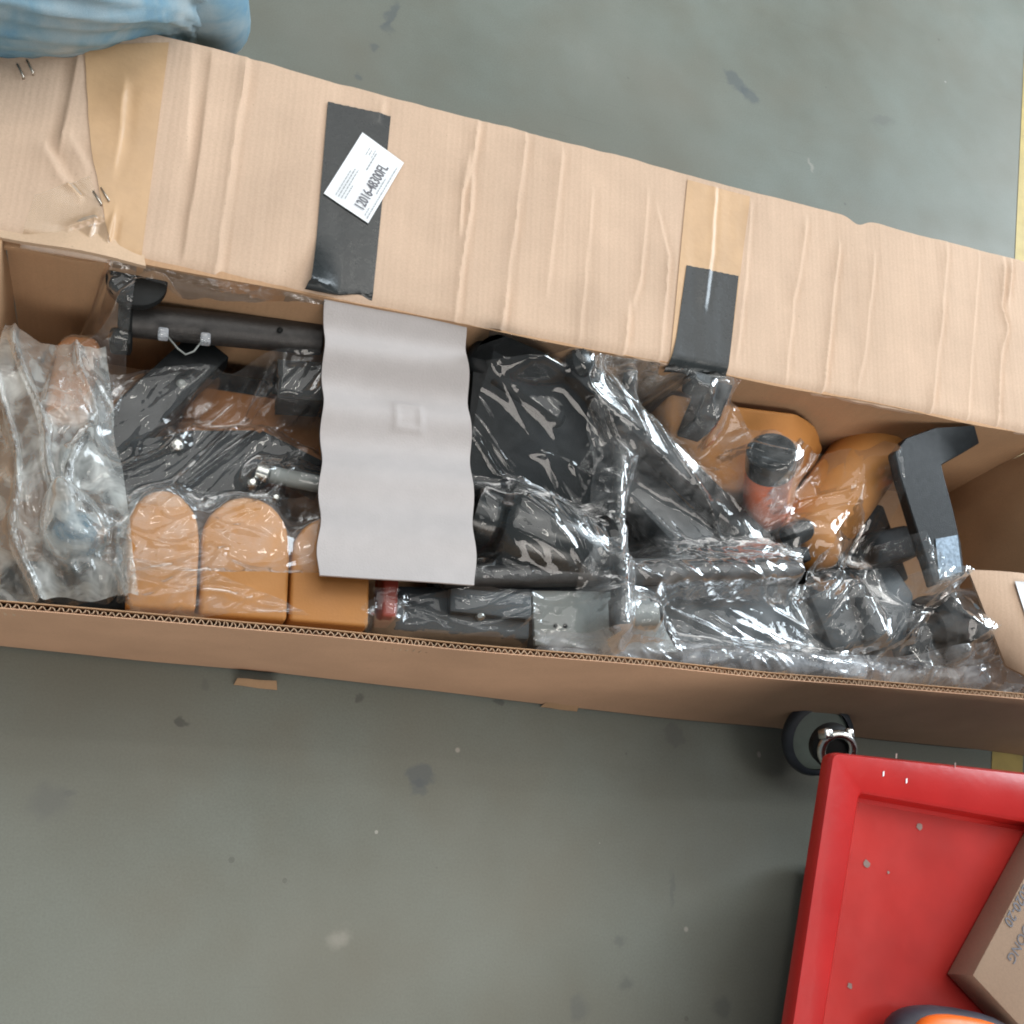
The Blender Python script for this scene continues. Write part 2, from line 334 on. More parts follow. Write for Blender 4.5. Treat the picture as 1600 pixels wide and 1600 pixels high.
def sweep(pts, r, n=12, caps=True):
    pts = [np.array(p, float) for p in pts]; V = []; Fs = []; rs = r if hasattr(r, '__len__') else [r] * len(pts)
    pd = None
    for i, p in enumerate(pts):
        d = pts[min(i + 1, len(pts) - 1)] - pts[max(i - 1, 0)]; d /= np.linalg.norm(d)
        if pd is None: _, s, w = frame(d)
        else:
            s = s - d * (s @ d); s /= np.linalg.norm(s); w = np.cross(d, s)
        pd = d
        for k in range(n):
            a = 2 * math.pi * k / n; V.append(p + rs[i] * (math.cos(a) * s + math.sin(a) * w))
    for i in range(len(pts) - 1):
        for k in range(n):
            k2 = (k + 1) % n; Fs.append([i * n + k, i * n + k2, (i + 1) * n + k2, (i + 1) * n + k])
    if caps: Fs.append(list(range(n))[::-1]); Fs.append([(len(pts) - 1) * n + k for k in range(n)])
    return V, Fs
def prism(poly, z0, z1, bev=0.0, seg=2):
    """vertical prism over a plan polygon (xy list), bevelled"""
    bm = bmesh.new(); vs = [bm.verts.new((p[0], p[1], z0)) for p in poly]; f = bm.faces.new(vs)
    r = bmesh.ops.extrude_face_region(bm, geom=[f])
    for v in [g for g in r['geom'] if isinstance(g, bmesh.types.BMVert)]: v.co.z = z1
    bmesh.ops.recalc_face_normals(bm, faces=bm.faces[:])
    if bev: bmesh.ops.bevel(bm, geom=bm.edges[:], offset=bev, segments=seg, affect='EDGES', profile=0.5)
    return bm_out(bm)
def tprism(pts, depth, bev=0.0, seg=3):
    """prism over 3D points (own height each), sides straight down, bevelled"""
    bm = bmesh.new(); t_ = [bm.verts.new(tuple(p)) for p in pts]; l_ = [bm.verts.new((p[0], p[1], max(0.012, p[2] - depth))) for p in pts]; n = len(pts)
    bm.faces.new(t_); bm.faces.new(l_[::-1])
    for k in range(n): bm.faces.new([t_[k], l_[k], l_[(k + 1) % n], t_[(k + 1) % n]])
    bmesh.ops.recalc_face_normals(bm, faces=bm.faces[:])
    if bev: bmesh.ops.bevel(bm, geom=bm.edges[:], offset=bev, segments=seg, affect='EDGES', profile=0.5, clamp_overlap=True)
    bmesh.ops.triangulate(bm, faces=[f for f in bm.faces if len(f.verts) > 4])
    return bm_out(bm)
def grid_faces(nu, nv):
    return [[i * nv + j, i * nv + j + 1, (i + 1) * nv + j + 1, (i + 1) * nv + j] for i in range(nu - 1) for j in range(nv - 1)]
def slab(Vtop, nu, nv, off):
    """thick sheet from a grid of top points (nu*nv,3) and an offset vector for the underside"""
    Vt = np.asarray(Vtop); n = len(Vt); V = np.vstack([Vt, Vt + np.array(off)])
    Fs = grid_faces(nu, nv); Fs = [f[::-1] for f in Fs] + [[i + n for i in f] for f in Fs]
    ring = [i * nv for i in range(nu)] + [(nu - 1) * nv + j for j in range(1, nv)] + [i * nv + nv - 1 for i in range(nu - 2, -1, -1)] + [j for j in range(nv - 2, 0, -1)]
    for a, b in zip(ring, ring[1:] + ring[:1]): Fs.append([a, b, b + n, a + n])
    return V, Fs

# smooth value noise for shaping meshes
class VN:
    def __init__(s, seed): s.t = np.random.default_rng(seed).random((256, 256))
    def __call__(s, x, y):
        x = np.asarray(x, float); y = np.asarray(y, float); xi = np.floor(x).astype(int); yi = np.floor(y).astype(int); fx = x - xi; fy = y - yi
        fx = fx * fx * (3 - 2 * fx); fy = fy * fy * (3 - 2 * fy); g = lambda a, b: s.t[a % 256, b % 256]
        return (g(xi, yi) * (1 - fx) + g(xi + 1, yi) * fx) * (1 - fy) + (g(xi, yi + 1) * (1 - fx) + g(xi + 1, yi + 1) * fx) * fy
vn = VN(3); vn2 = VN(5); vn3 = VN(9)

# ------------------------------------------------------------------ floor
fl = struct(mk("floor", ([(-8, -8, 0), (9, -8, 0), (9, 9, 0), (-8, 9, 0)], [[0, 1, 2, 3]]), M['floor'], smooth=False))
a, b_ = at(1597, 150, 0), at(1549, 1190, 0); d = (b_ - a) / np.linalg.norm(b_ - a); s = np.array([d[1], -d[0], 0]); s = s if s[0] > 0 else -s
p0, p1 = a - d * 6, a + d * 8; wd = 0.058
ln = struct(mk("floor_line", ([(*(p)[:2], 0.001) for p in (p0, p0 + s * wd, p1 + s * wd, p1)], [[0, 1, 2, 3]]), M['line'], smooth=False))
# ------------------------------------------------------------------ the long carton
H = 0.247
YF = 0.268; YB = 0.664; XL = -0.192; XR = 1.212; TH = 0.0078
box = thing("cardboard_box", "long open brown cardboard box with its lid panel folded back, full of wrapped parts", "box", (0.5, 0.46, 0))

# walls: outer/inner liner plus flute showing along the cut front edge
def wallsheet(p0, p1, z0, z1, t, nrm, bow=0.0, nz=6, nx=60, wob=0.0, seed=0):
    p0 = np.array(p0, float); p1 = np.array(p1, float); nrm = np.array(nrm, float); V = []
    for i in range(nx):
        u = i / (nx - 1)
        for j in range(nz):
            w = j / (nz - 1)
            o = bow * (1 - 2.0 * u) * (1 - w) + wob * (vn(u * 9 + seed, w * 3) - 0.5)
            V.append([*(p0 + (p1 - p0) * u + nrm * o), z0 + (z1 - z0) * w])
    return slab([(x, y, z) for x, y, z in V], nx, nz, [nrm[0] * t, nrm[1] * t, 0])
fw = mk("front_wall", join(wallsheet((XL - TH, YF), (XR + 0.17, YF), 0.006, H, 0.0009, (0, 1), wob=0.004, bow=0.026)), M['kraft_out'], box, angle=40)
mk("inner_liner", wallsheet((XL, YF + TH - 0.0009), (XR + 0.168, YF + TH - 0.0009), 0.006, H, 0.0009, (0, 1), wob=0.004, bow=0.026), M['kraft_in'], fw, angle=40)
# the fluting between the liners
V = []; Fs = []; pitch = 0.0074; nseg = 8; ncyc = int((XR + 0.165 - XL) / pitch)
for i in range(ncyc * nseg + 1):
    x = XL + i * pitch / nseg; ph = 2 * math.pi * i / nseg
    lean = 0.35 * math.sin(ph)
    jit = 0.0012 * (vn2(i * 0.03, 3) - 0.5)
    off = 0.004 * (vn((x - XL) / (XR + 0.17 - XL) * 9, 3) - 0.5)
    y = YF + TH * 0.5 + off + (TH * 0.5 - 0.0011) * math.sin(ph + 0.9 * (vn2(i * 0.05, 7) - .5)) * min(1.05, 0.55 + 0.7 * vn(i * 0.021, 8)) + jit * 0.3
    xx = x + 0.0009 * math.cos(2 * ph) * (vn3(i * 0.05, 1)) + jit
    zt = H - 0.0006 - 0.0018 * vn3(i * 0.21, 4) - 0.004 * max(0, vn(i * 0.017, 12) - 0.6)
    V += [(xx - 0.0003, y, zt), (xx + 0.0005, y, zt), (xx + 0.0005, y, H - 0.03), (xx - 0.0003, y, H - 0.03)]
for i in range(ncyc * nseg):
    a = i * 4; b = a + 4
    for k in range(4): Fs.append([a + k, a + (k + 1) % 4, b + (k + 1) % 4, b + k])
mk("fluting", (V, Fs), M['kraft_edge'], fw, angle=50)
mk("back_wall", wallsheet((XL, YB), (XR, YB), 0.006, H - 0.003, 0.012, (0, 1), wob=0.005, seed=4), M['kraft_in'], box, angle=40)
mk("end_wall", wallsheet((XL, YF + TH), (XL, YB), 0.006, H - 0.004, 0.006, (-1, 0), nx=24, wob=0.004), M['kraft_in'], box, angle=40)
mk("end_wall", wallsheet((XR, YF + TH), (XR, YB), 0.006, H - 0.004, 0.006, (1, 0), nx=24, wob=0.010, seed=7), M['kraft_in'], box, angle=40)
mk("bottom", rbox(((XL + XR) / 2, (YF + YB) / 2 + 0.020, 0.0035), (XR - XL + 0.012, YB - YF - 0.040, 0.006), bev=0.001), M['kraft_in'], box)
# end flap of the right end leaning out into the box, pale in the door light
q = [at(1513, 890, 0.215), at(1640, 905, 0.215), at(1660, 1085, 0.250), at(1572, 1040, 0.19)]
def patch(q, nu, nv, fn=None):
    q = [np.array(p, float) for p in q]; V = []
    for i in range(nu):
        u = i / (nu - 1)
        for j in range(nv):
            w = j / (nv - 1)
            p = (q[0] * (1 - u) + q[1] * u) * (1 - w) + (q[3] * (1 - u) + q[2] * u) * w
            if fn is not None: p = p + fn(u, w)
            V.append(p)
    return V
ef = mk("end_flap", slab(patch(q, 14, 14, lambda u, w: np.array([0, 0, 0.010 * math.sin(math.pi * u * 0.9) * (1 - w)])), 14, 14, (0.002, 0, -0.005)), M['kraft'], box, angle=40)
pq = [at(1586, 908, .228), at(1650, 912, .226), at(1660, 1000, .245), at(1612, 990, .226)]
mk('glare_patch', slab(patch(pq, 5, 5), 5, 5, (0, 0, -0.0006)), M['label'], ef)  # white slab paints in the overexposed light on the flap
ef['label'] = "pale end flap catching the light at the right edge"
# inner end flap tucked along the back rim at the left
q = [at(-60, 356, H + 0.002), at(228, 414, H + 0.002), at(222, 380, H - 0.001), at(-60, 330, H - 0.001)]
mk("inner_flap", slab(patch(q, 20, 3, lambda u, w: np.array([0, 0, -0.003 * math.sin(u * 7)])), 20, 3, (0, 0, -0.0055)), M['kraft_edge'], box, angle=40)
q = [at(-60, 377, H - 0.016), at(170, 412, H - 0.016), at(170, 392, H - 0.014), at(-60, 356, H - 0.014)]
mk("inner_flap", slab(patch(q, 20, 3, lambda u, w: np.array([0, 0, -0.003 * math.sin(u * 9 + 1)])), 20, 3, (0, 0, -0.005)), M['kraft_in'], box, angle=40)

# the big lid panel folded back over the rear rim, rising a little away from it
RISE = math.radians(7.0); WY = 0.668
_t = math.tan(RISE)
def onflap(x, y):                # photo position -> (X, w) on the panel plane
    r = ray(x, y); s_ = (H + 0.001 - WY * _t - CZ) / (r[2] - r[1] * _t); p = r * s_
    return p[0], (p[1] - WY) / math.cos(RISE)
FW = np.mean([onflap(*p)[1] for p in ((400, 95), (1000, 252), (1560, 400))])
creases = []
def crease(pts, amp, wid, side=1):
    creases.append((np.array([onflap(*p) for p in pts]), amp, wid, side))
crease([(385, 95), (365, 230), (337, 425)], 0.0030, 0.0042)
crease([(330, 88), (312, 240), (285, 405)], 0.0026, 0.0050, -1)
crease([(300, 80), (292, 250)], 0.0016, 0.006)
crease([(748, 195), (738, 255), (722, 300)], 0.0034, 0.0032)
crease([(732, 250), (721, 310), (718, 360)], 0.0026, 0.0034)
crease([(738, 270), (735, 320), (728, 365), (718, 430), (711, 497)], 0.0042, 0.0034)
crease([(822, 212), (810, 310), (795, 420), (782, 520)], 0.0024, 0.0034)
crease([(880, 240), (868, 340), (855, 455)], 0.0020, 0.0034)
crease([(927, 300), (915, 420), (905, 530)], 0.0010, 0.003)
crease([(1014, 300), (1000, 440), (990, 470)], 0.0020, 0.003)
crease([(982, 475), (975, 545)], 0.0024, 0.0034)
crease([(1028, 330), (1045, 400), (1032, 560)], 0.0022, 0.003)
crease([(1175, 315), (1165, 440), (1150, 560)], 0.0018, 0.003)
crease([(1118, 290), (1112, 400), (1100, 480)], 0.0016, 0.003)
crease([(1260, 345), (1250, 430), (1240, 470)], 0.0022, 0.003)
crease([(1311, 385), (1300, 480), (1286, 610)], 0.0032, 0.0034)
crease([(1240, 480), (1233, 540), (1228, 590)], 0.0014, 0.003)
crease([(1366, 400), (1350, 560), (1340, 600)], 0.0014, 0.003)
crease([(1478, 385), (1470, 500), (1455, 640)], 0.0024, 0.0034)
crease([(1530, 400), (1520, 520), (1512, 660)], 0.0012, 0.003)
crease([(1568, 410), (1563, 480), (1572, 510), (1562, 560), (1558, 660)], 0.0040, 0.0034)
crease([(1580, 410), (1575, 470)], 0.0030, 0.003)
crease([(600, 165), (596, 182)], 0.0034, 0.004)
crease([(122, 85), (108, 160), (92, 230)], 0.0034, 0.006, -1)
crease([(195, 130), (190, 200), (178, 270)], 0.0024, 0.005)
crease([(70, 230), (95, 275), (125, 305)], 0.0030, 0.006)
crease([(110, 215), (135, 260)], 0.0020, 0.006)
crease([(180, 330), (170, 380)], 0.0030, 0.003)
crease([(150, 340), (142, 370)], 0.0030, 0.003)
crease([(160, 340), (110, 355)], 0.0030, 0.004)
XA, XB = XL - 0.09, XR + 0.11
def flap_h(X, w):
    X = np.asarray(X, float); w = np.asarray(w, float)
    h = 0.0035 * (vn(X * 4.1 + 3, w * 5 + 1) - 0.5) + 0.0016 * (vn2(X * 23, w * 4) - 0.5) + 0.0007 * (vn3(X * 75, w * 7) - 0.5)
    for pts, amp, wid, side in creases:
        ws = pts[:, 1]; o = np.argsort(ws); xc = np.interp(w, ws[o], pts[o, 0])
        dist = X - xc - 0.0016 * (vn2(w * 26 + amp * 9e3, amp * 7e3) - 0.5)
        end = np.clip((w - ws.min() + 0.012) / 0.024, 0, 1) * np.clip((ws.max() + 0.012 - w) / 0.024, 0, 1)
        mod = 0.45 + 1.0 * vn3(w * 17 + wid * 4e3, amp * 3e3)
        sd_ = -dist * side; g = np.where(sd_ > 0, np.exp(-sd_ / (wid * 2.6)), np.exp(sd_ / (wid * 0.42))) - 0.30 * np.exp(-((sd_ + wid * 1.6) / (wid * 1.4)) ** 2)
        h = h + 1.5 * amp * end * mod * g
    return h
def flap_pt(X, w, lift=0.0):
    X = np.asarray(X, float); w = np.asarray(w, float)
    h = flap_h(X, w) + lift
    # bottom few mm roll over the rear rim
    e = np.clip((0.010 - w) / 0.010, 0, 3); drop = 0.0028 * e ** 2
    y = WY + w * math.cos(RISE) - h * math.sin(RISE); z = H + 0.001 + w * math.sin(RISE) + h * math.cos(RISE) - drop
    return np.stack([X, y, z], -1)
nx_, nw_ = 960, 64
gx = np.linspace(XA, XB, nx_); gw = np.linspace(-0.004, 1.0, nw_)
GX, GW = np.meshgrid(gx, np.linspace(0, 1, nw_), indexing='ij')
edge_hi = FW + 0.0035 * (vn(GX * 6, 2) - 0.5) + 0.0015 * (vn2(GX * 40, 6) - 0.5)
nick = np.exp(-((GX - onflap(1340, 345)[0]) / 0.016) ** 2) * -0.010
edge_hi = edge_hi + nick
edge_lo = -0.003 + 0.0016 * (vn3(GX * 55, 2) - 0.5) + 0.003 * (vn(GX * 5, 9) - 0.5)
GWW = edge_lo + (edge_hi - edge_lo) * GW
panel = mk("lid_panel", slab(flap_pt(GX, GWW).reshape(-1, 3), nx_, nw_, (0, 0.0006, -0.0055)), M['kraft'], box, angle=60)
panel['label'] = "creased brown lid panel with tape and a white label"

def strip_on_flap(name, corners, mat, parent, lift, nu=24, nv=60, extra=None, fade=None, thick=None):
    c = [np.array(onflap(*p)) for p in corners]      # tl, tr, br, bl in photo space
    V = []
    for i in range(nu):
        u = i / (nu - 1)
        for j in range(nv):
            t = j / (nv - 1)
            p = (c[0] * (1 - u) + c[1] * u) * (1 - t) + (c[3] * (1 - u) + c[2] * u) * t
            if extra is not None: p = p + np.array(extra(u, t))
            V.append(flap_pt(p[0], p[1], lift))
    V = np.array(V)
    return mk(name, slab(V, nu, nv, (0, 0, -0.0004)), mat, parent, angle=60)
# brown packing tape bands
bt = strip_on_flap("packing_tape", [(128, 72), (264, 68), (220, 408), (150, 392)], M['brown_tape'], panel, 0.0012, nu=40,
              extra=lambda u, t: ((1 - u) * (0.002 + 0.028 * max(0, t - 0.5) + 0.0012 * (vn(t * 14, 3) - .5)), 0.0))
bt['label'] = "wide amber tape band at the left end of the lid"
bt2 = strip_on_flap("packing_tape", [(1074, 281), (1172, 307), (1136, 580), (1046, 566)], M['brown_tape'], panel, 0.0012, nu=40)
bt2['label'] = "amber tape band running under the right black tape"
ct = strip_on_flap("clear_tape", [(55, 305), (140, 275), (186, 405), (30, 378)], M['clear_tape'], panel, 0.0008, nu=60, nv=70)
# staples
def staple(px, py, ang):
    X, w = onflap(px, py); c = flap_pt(X, w, 0.0022); dx, dy = math.cos(ang), math.sin(ang)
    L_ = 0.0085
    pts = [c + np.array([-dx * L_, -dy * L_, -0.004]), c + np.array([-dx * L_, -dy * L_, 0]), c + np.array([dx * L_, dy * L_, 0]), c + np.array([dx * L_, dy * L_, -0.004])]
    return mk("staple", sweep(pts, 0.0011, 8), M['staple'], panel)
staple(32, 112, -1.05); staple(47, 106, -1.05); staple(152, 309, -0.95); staple(164, 304, -0.95)

# black tape pieces: down the panel, over the rim and hanging free at the end
def black_tape(corners, hang, nu=26, nv=70, curl=0.012, skew=0.0):
    c = [np.array(onflap(*p)) for p in corners]; V = []
    for i in range(nu):
        u = i / (nu - 1)
        for j in range(nv):
            t = j / (nv - 1)
            p = (c[0] * (1 - u) + c[1] * u) * (1 - t) + (c[3] * (1 - u) + c[2] * u) * t
            zig = 0.0003 * (((i * 7) % 3) - 1) if j == 0 else 0
            q = flap_pt(p[0], p[1] + zig, 0.0020)
            # lower quarter lifts off in a soft fold on the left edge
            lf = max(0, (t - 0.72) / 0.28) ** 1.5 * max(0, 1 - u * 2.2)
            q = q + np.array([-0.004 * lf, 0, curl * lf])
            V.append(q)
    nh = 10; base = np.array(V).reshape(nu, nv, 3); out = np.zeros((nu, nv + nh, 3)); out[:, :nv] = base
    for i in range(nu):
        u = i / (nu - 1); p = base[i, -1].copy()
        for j in range(nh):
            a = min(1.0, (j + 1) / 4) * 1.45
            p = p + hang / nh * np.array([-0.25 * (1 - u) * skew, -math.cos(a), -math.sin(a)]); out[i, nv + j] = p + np.array([0, 0.002 * math.sin(u * 9 + j * .6), 0])
    return slab(out.reshape(-1, 3), nu, nv + nh, (0, 0, -0.0005))
t1 = mk("black_tape", black_tape([(512, 160), (610, 183), (582, 462), (488, 448)], 0.016, skew=1.2, curl=0.016), M['black_tape'], panel, angle=60)
t1['label'] = "longer black tape strip crossing the lid under the white label"
t2 = mk("black_tape", black_tape([(1072, 415), (1153, 432), (1136, 582), (1050, 568)], 0.014, skew=0.6, curl=0.002), M['black_tape'], panel, angle=60)
t2['label'] = "shorter black tape strip at the rim, on the amber tape"
# white shipping label with its print
LC = [(565, 210), (630, 257), (574, 352), (505, 305)]
lab = strip_on_flap("shipping_label", LC, M['label'], panel, 0.0042, nu=10, nv=10)
lab['label'] = "small white printed label stuck askew over black tape"
lc = [flap_pt(*onflap(*p), 0.0050) for p in LC]
# label frame: text runs from the lower-left short edge up along the long side
bl, br_, tr_, tl_ = lc[2], lc[1], lc[0], lc[3]            # text baseline runs along the right-hand long edge
ux = (br_ - bl); LW = np.linalg.norm(ux); ux /= LW
uy = (tl_ - bl); uy -= ux * (uy @ ux); LH = np.linalg.norm(uy); uy /= LH; un = np.cross(ux, uy)
def text_mesh(name, body, size, origin, ex, ey, mat, parent, lift=0.0, sx=1.0, bold=0.0):
    cu_ = bpy.data.curves.new(name, 'FONT'); cu_.body = body; cu_.size = 1.0; cu_.offset = bold; cu_.resolution_u = 3; cu_.extrude = 0.004
    tmp = bpy.data.objects.new(name + "_tmp", cu_); COL.objects.link(tmp)
    dg = bpy.context.evaluated_depsgraph_get(); me = bpy.data.meshes.new_from_object(tmp.evaluated_get(dg))
    v = np.array([tuple(x.co) for x in me.vertices]); f = [list(p.vertices) for p in me.polygons]
    bpy.data.objects.remove(tmp); bpy.data.curves.remove(cu_); bpy.data.meshes.remove(me)
    en = np.cross(ex, ey)
    W = np.array(origin) + np.outer(v[:, 0] * size * sx, ex) + np.outer(v[:, 1] * size, ey) + np.outer(v[:, 2] * size + lift, en)
    return mk(name, (W, f), mat, parent, smooth=False)
o = bl + ux * LW * 0.10 + uy * LH * 0.20
text_mesh("lettering", "12016-48300FL", LH * 0.30, o, ux, uy, M['ink'], lab, 0.0004, sx=0.62, bold=0.012)
def bars(lst):
    V = []; Fs = []
    for x0, x1, y, h_ in lst:
        x = x0
        while x < x1:
            wl = random.uniform(0.02, 0.06); e = min(x1, x + wl); n = len(V)
            for (xx, yy) in ((x, y), (e, y), (e, y + h_), (x, y + h_)): V.append(bl + ux * LW * xx + uy * LH * yy + un * 0.0005)
            Fs.append([n, n + 1, n + 2, n + 3]); x = e + 0.010
    return V, Fs
mk("small_print", bars([(0.06, 0.20, 0.12, 0.018), (0.04, 0.88, 0.055, 0.020), (0.40, 0.66, 0.135, 0.022), (0.12, 0.34, 0.60, 0.022), (0.10, 0.56, 0.665, 0.020),
                        (0.10, 0.56, 0.725, 0.022), (0.10, 0.50, 0.785, 0.018), (0.62, 0.90, 0.53, 0.026), (0.80, 0.93, 0.58, 0.016), (0.82, 0.90, 0.64, 0.022), (0.80, 0.92, 0.70, 0.016)]),
   M['inkfine'], lab, smooth=False)
# tape remnants peeking out under the front wall
for px, py, w_ in ((400, 1062, 0.045), (875, 1102, 0.045), (1448, 1150, 0.05)):
    c = at(px, py, 0.01); c[1] = YF
    q = [np.array([c[0] - w_ / 2, YF + 0.003, 0.022]), np.array([c[0] + w_ / 2, YF + 0.003, 0.022]), np.array([c[0] + w_ / 2 + .004, YF - 0.004, 0.003]), np.array([c[0] - w_ / 2 - .002, YF - 0.001, 0.002])]
    mk("tape_remnant", slab(patch(q, 8, 4, lambda u, w: np.array([0, 0, 0.0015 * math.sin(u * 8)])), 8, 4, (0, 0, -0.0006)), M['kraft_in'], box, angle=50)

# ------------------------------------------------------------------ contents of the carton
CONT = []                        # meshes the film is draped over
def part(name, vf, mat, parent, angle=35, cont=True, **k):
    if cont: CONT.append((np.asarray(vf[0], float), vf[1]))
    return mk(name, vf, mat, parent, angle=angle, **k)

def pad(label, poly_px, z1, depth, mat, bev=0.016, group=None, name="amber_pad"):
    pts = [ai(x, y, z1) for x, y in poly_px]; c = np.mean(pts, 0)
    vf = tprism(pts, depth, bev, 4); CONT.append((np.array(vf[0]), vf[1]))
    o = mk(name, vf, mat, origin=(c[0], c[1], z1 - depth), angle=50)
    return tag(o, label, "pad", group)
def arc(cx, cy_, rx, ry, a0, a1, n):
    return [(cx + rx * math.cos(math.radians(a0 + (a1 - a0) * k / (n - 1))), cy_ + ry * math.sin(math.radians(a0 + (a1 - a0) * k / (n - 1)))) for k in range(n)]
# three amber pads by the front wall: flat in front, round at the back
g = "amber pads lined up by the front wall"
pad("leftmost of three amber pads lined up along the front wall", [(196, 950), (198, 850)] + arc(254, 832, 57, 68, 180, 360, 11) + [(312, 850), (306, 955)], 0.185, 0.17, M['amber'], 0.020, g)
pad("middle amber pad lined up along the front wall", [(311, 960), (315, 860)] + arc(383, 845, 69, 70, 180, 360, 11) + [(453, 868), (448, 970)], 0.185, 0.17, M['amber'], 0.020, g)
pad("amber pad at the front wall below the grey foam sheet", [(452, 970), (456, 880)] + arc(516, 868, 60, 62, 180, 360, 9) + [(578, 885), (576, 980)], 0.180, 0.165, M['amber'], 0.020, g)
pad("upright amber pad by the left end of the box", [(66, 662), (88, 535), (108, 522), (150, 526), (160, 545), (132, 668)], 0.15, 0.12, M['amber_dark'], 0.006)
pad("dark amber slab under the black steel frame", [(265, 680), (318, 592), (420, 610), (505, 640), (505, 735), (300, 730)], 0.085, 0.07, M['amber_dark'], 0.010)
pad("round-ended amber pad behind the orange bottle", [(1040, 700), (1045, 612), (1150, 632)] + arc(1238, 695, 48, 52, -90, 60, 9) + [(1240, 772), (1120, 765)], 0.125, 0.09, M['amber'], 0.012)
# amber roll
r_th = thing("amber_roll", "fat amber roll with rounded end lying beside the orange bottle", "roll", ai(1320, 760, 0.04))
pa, pb = ai(1262, 842, 0.125), ai(1352, 715, 0.125)
part("roll_body", lathe(pa, pb, [(-0.16, 0.012), (-0.15, 0.030), (-0.11, 0.043), (-0.05, 0.050), (0.5, 0.052), (1.0, 0.052), (1.16, 0.048), (1.27, 0.038), (1.33, 0.024), (1.35, 0.006)], 36), M['amber'], r_th)
part("dark_knob", lathe(ai(1228, 842, 0.155), ai(1264, 822, 0.155), [(0, 0.010), (0.1, 0.016), (0.8, 0.017), (0.95, 0.012), (1, 0.004)], 20), M['rubber'], r_th)
# orange bottle with black cap
bt_ = thing("orange_bottle", "orange red bottle with a black cap standing among the film", "bottle", ai(1195, 770, 0.03))
b0 = ai(1194, 806, 0.11); b1 = ai(1206, 704, 0.226)
part("bottle_body", lathe(b0, b1, [(0, 0.028), (0.05, 0.0315), (0.74, 0.0315), (0.76, 0.0310)], 32), M['orange'], bt_)
part("cap", lathe(b0, b1, [(0.74, 0.0325), (0.80, 0.0330), (0.985, 0.0327), (1.0, 0.031), (1.0, 0.027), (0.985, 0.026), (0.98, 0.001)], 32), M['gloss'], bt_)
# tube with rubber foot at upper left
th = thing("steel_post", "thick black hammered steel tube at the back left with hole and clips", "tube", ai(350, 520, 0.1))
ta, tb = ai(200, 500, 0.165), ai(503, 530, 0.162)
part("tube", rod(ta, tb, 0.0195, 32), M['tube'], th)
dd = (tb - ta) / np.linalg.norm(tb - ta)
part("end_cap", rod(ta - dd * 0.010, ta + dd * 0.006, 0.0215, 28), M['rubber'], th)
part("end_foot", rbox(ta + np.array([-0.004, -0.026, -0.005]), (0.024, 0.022, 0.03), dd, 0.005), M['rubber'], th)
_, sd, up_ = frame(dd)
for px, py in ((437, 516),):
    c = ai(px, py, 0.190); mk("hole", lathe(c, c + np.array([0, -0.002, 0.004]), [(0, 0.0034), (1, 0.0034)], 14), M['rubber'], th)
for px, py in ((255, 522), (321, 530)):
    part("clip", rbox(ai(px, py, 0.188), (0.011, 0.013, 0.010), dd, 0.002), M['film_blue'], th, cont=False)
mk("wire_loop", sweep([ai(262, 526, .187), ai(278, 545, .186), ai(290, 554, .186), ai(303, 549, .186), ai(316, 532, .187)], 0.0011, 8), M['greyplate'], th)
# round black foot beneath the lid edge
rf = thing("round_foot", "round flat black rubber foot under the edge of the lid", "foot", ai(214, 432, 0.10))
c = at(214, 436, 0.218); part("disc", lathe(c - np.array([0, 0, .012]), c, [(0, 0.028), (0.1, 0.032), (0.85, 0.032), (1, 0.029)], 36), M['rubber'], rf)
c2 = ai(213, 438, 0.168); part("stem", rod(c - np.array([0, 0, .075]), c - np.array([0, 0, .028]), 0.010, 16), M['silver'], rf)
# flat black frame, bars, bolts
fr_ = thing("crossed_bars", "flat black steel bars crossed and bolted with bright bolts, under film", "bars", ai(290, 680, 0.08))
def bar(name, a, b, w_, h_, mat, par, bev=0.003):
    a = np.array(a); b = np.array(b); L_ = np.linalg.norm(b - a)
    return part(name, rbox((a + b) / 2, (L_, w_, h_), b - a, bev), mat, par)
bar("bar", ai(330, 545, 0.125), ai(120, 742, 0.125), 0.052, 0.030, M['steel'], fr_)
part("plate", prism([ai(x, y, 0.14)[:2] for x, y in ((205, 690), (300, 672), (398, 672), (455, 700), (440, 735), (395, 765), (300, 785), (215, 790), (160, 775), (165, 735))], 0.118, 0.142, 0.003), M['steel'], fr_)
bar("bar", ai(395, 700, 0.12), ai(505, 755, 0.12), 0.040, 0.03, M['steel'], fr_)
def bolt(px, py, z, r, par, mat='silver'):
    c = ai(px, py, z); o = part("bolt", lathe(c - np.array([0, 0, .012]), c, [(0, r), (0.55, r), (0.8, r * .85), (1, r * .45)], 18), M[mat], par)
    return o
bolt(278, 692, 0.150, 0.0085, fr_); bolt(165, 742, 0.148, 0.006, fr_); bolt(283, 597, 0.143, 0.006, fr_, 'greyplate')
# square tube stub by the foam
sq = thing("square_tube", "black square tube stub with open end left of the foam sheet", "tube", ai(470, 610, 0.08))
def sqtube(p0, p1, w_, h_, t=0.003):
    d_, s_, u_ = frame(np.array(p1) - np.array(p0)); V = []; Fs = []
    for p in (p0, p1):
        for ww, hh in ((w_, h_), (w_ - 2 * t, h_ - 2 * t)):
            for a_, b__ in ((-1, -1), (1, -1), (1, 1), (-1, 1)): V.append(np.array(p) + s_ * a_ * ww / 2 + u_ * b__ * hh / 2)
    for k in range(4):
        k2 = (k + 1) % 4
        Fs += [[k, k2, 8 + k2, 8 + k], [4 + k2, 4 + k, 12 + k, 12 + k2], [k2, k, 4 + k, 4 + k2], [8 + k, 8 + k2, 12 + k2, 12 + k]]
    return V, Fs
part("tube_wall", sqtube(ai(432, 605, 0.145), ai(540, 612, 0.150), 0.050, 0.045), M['steel'], sq, smooth=False)
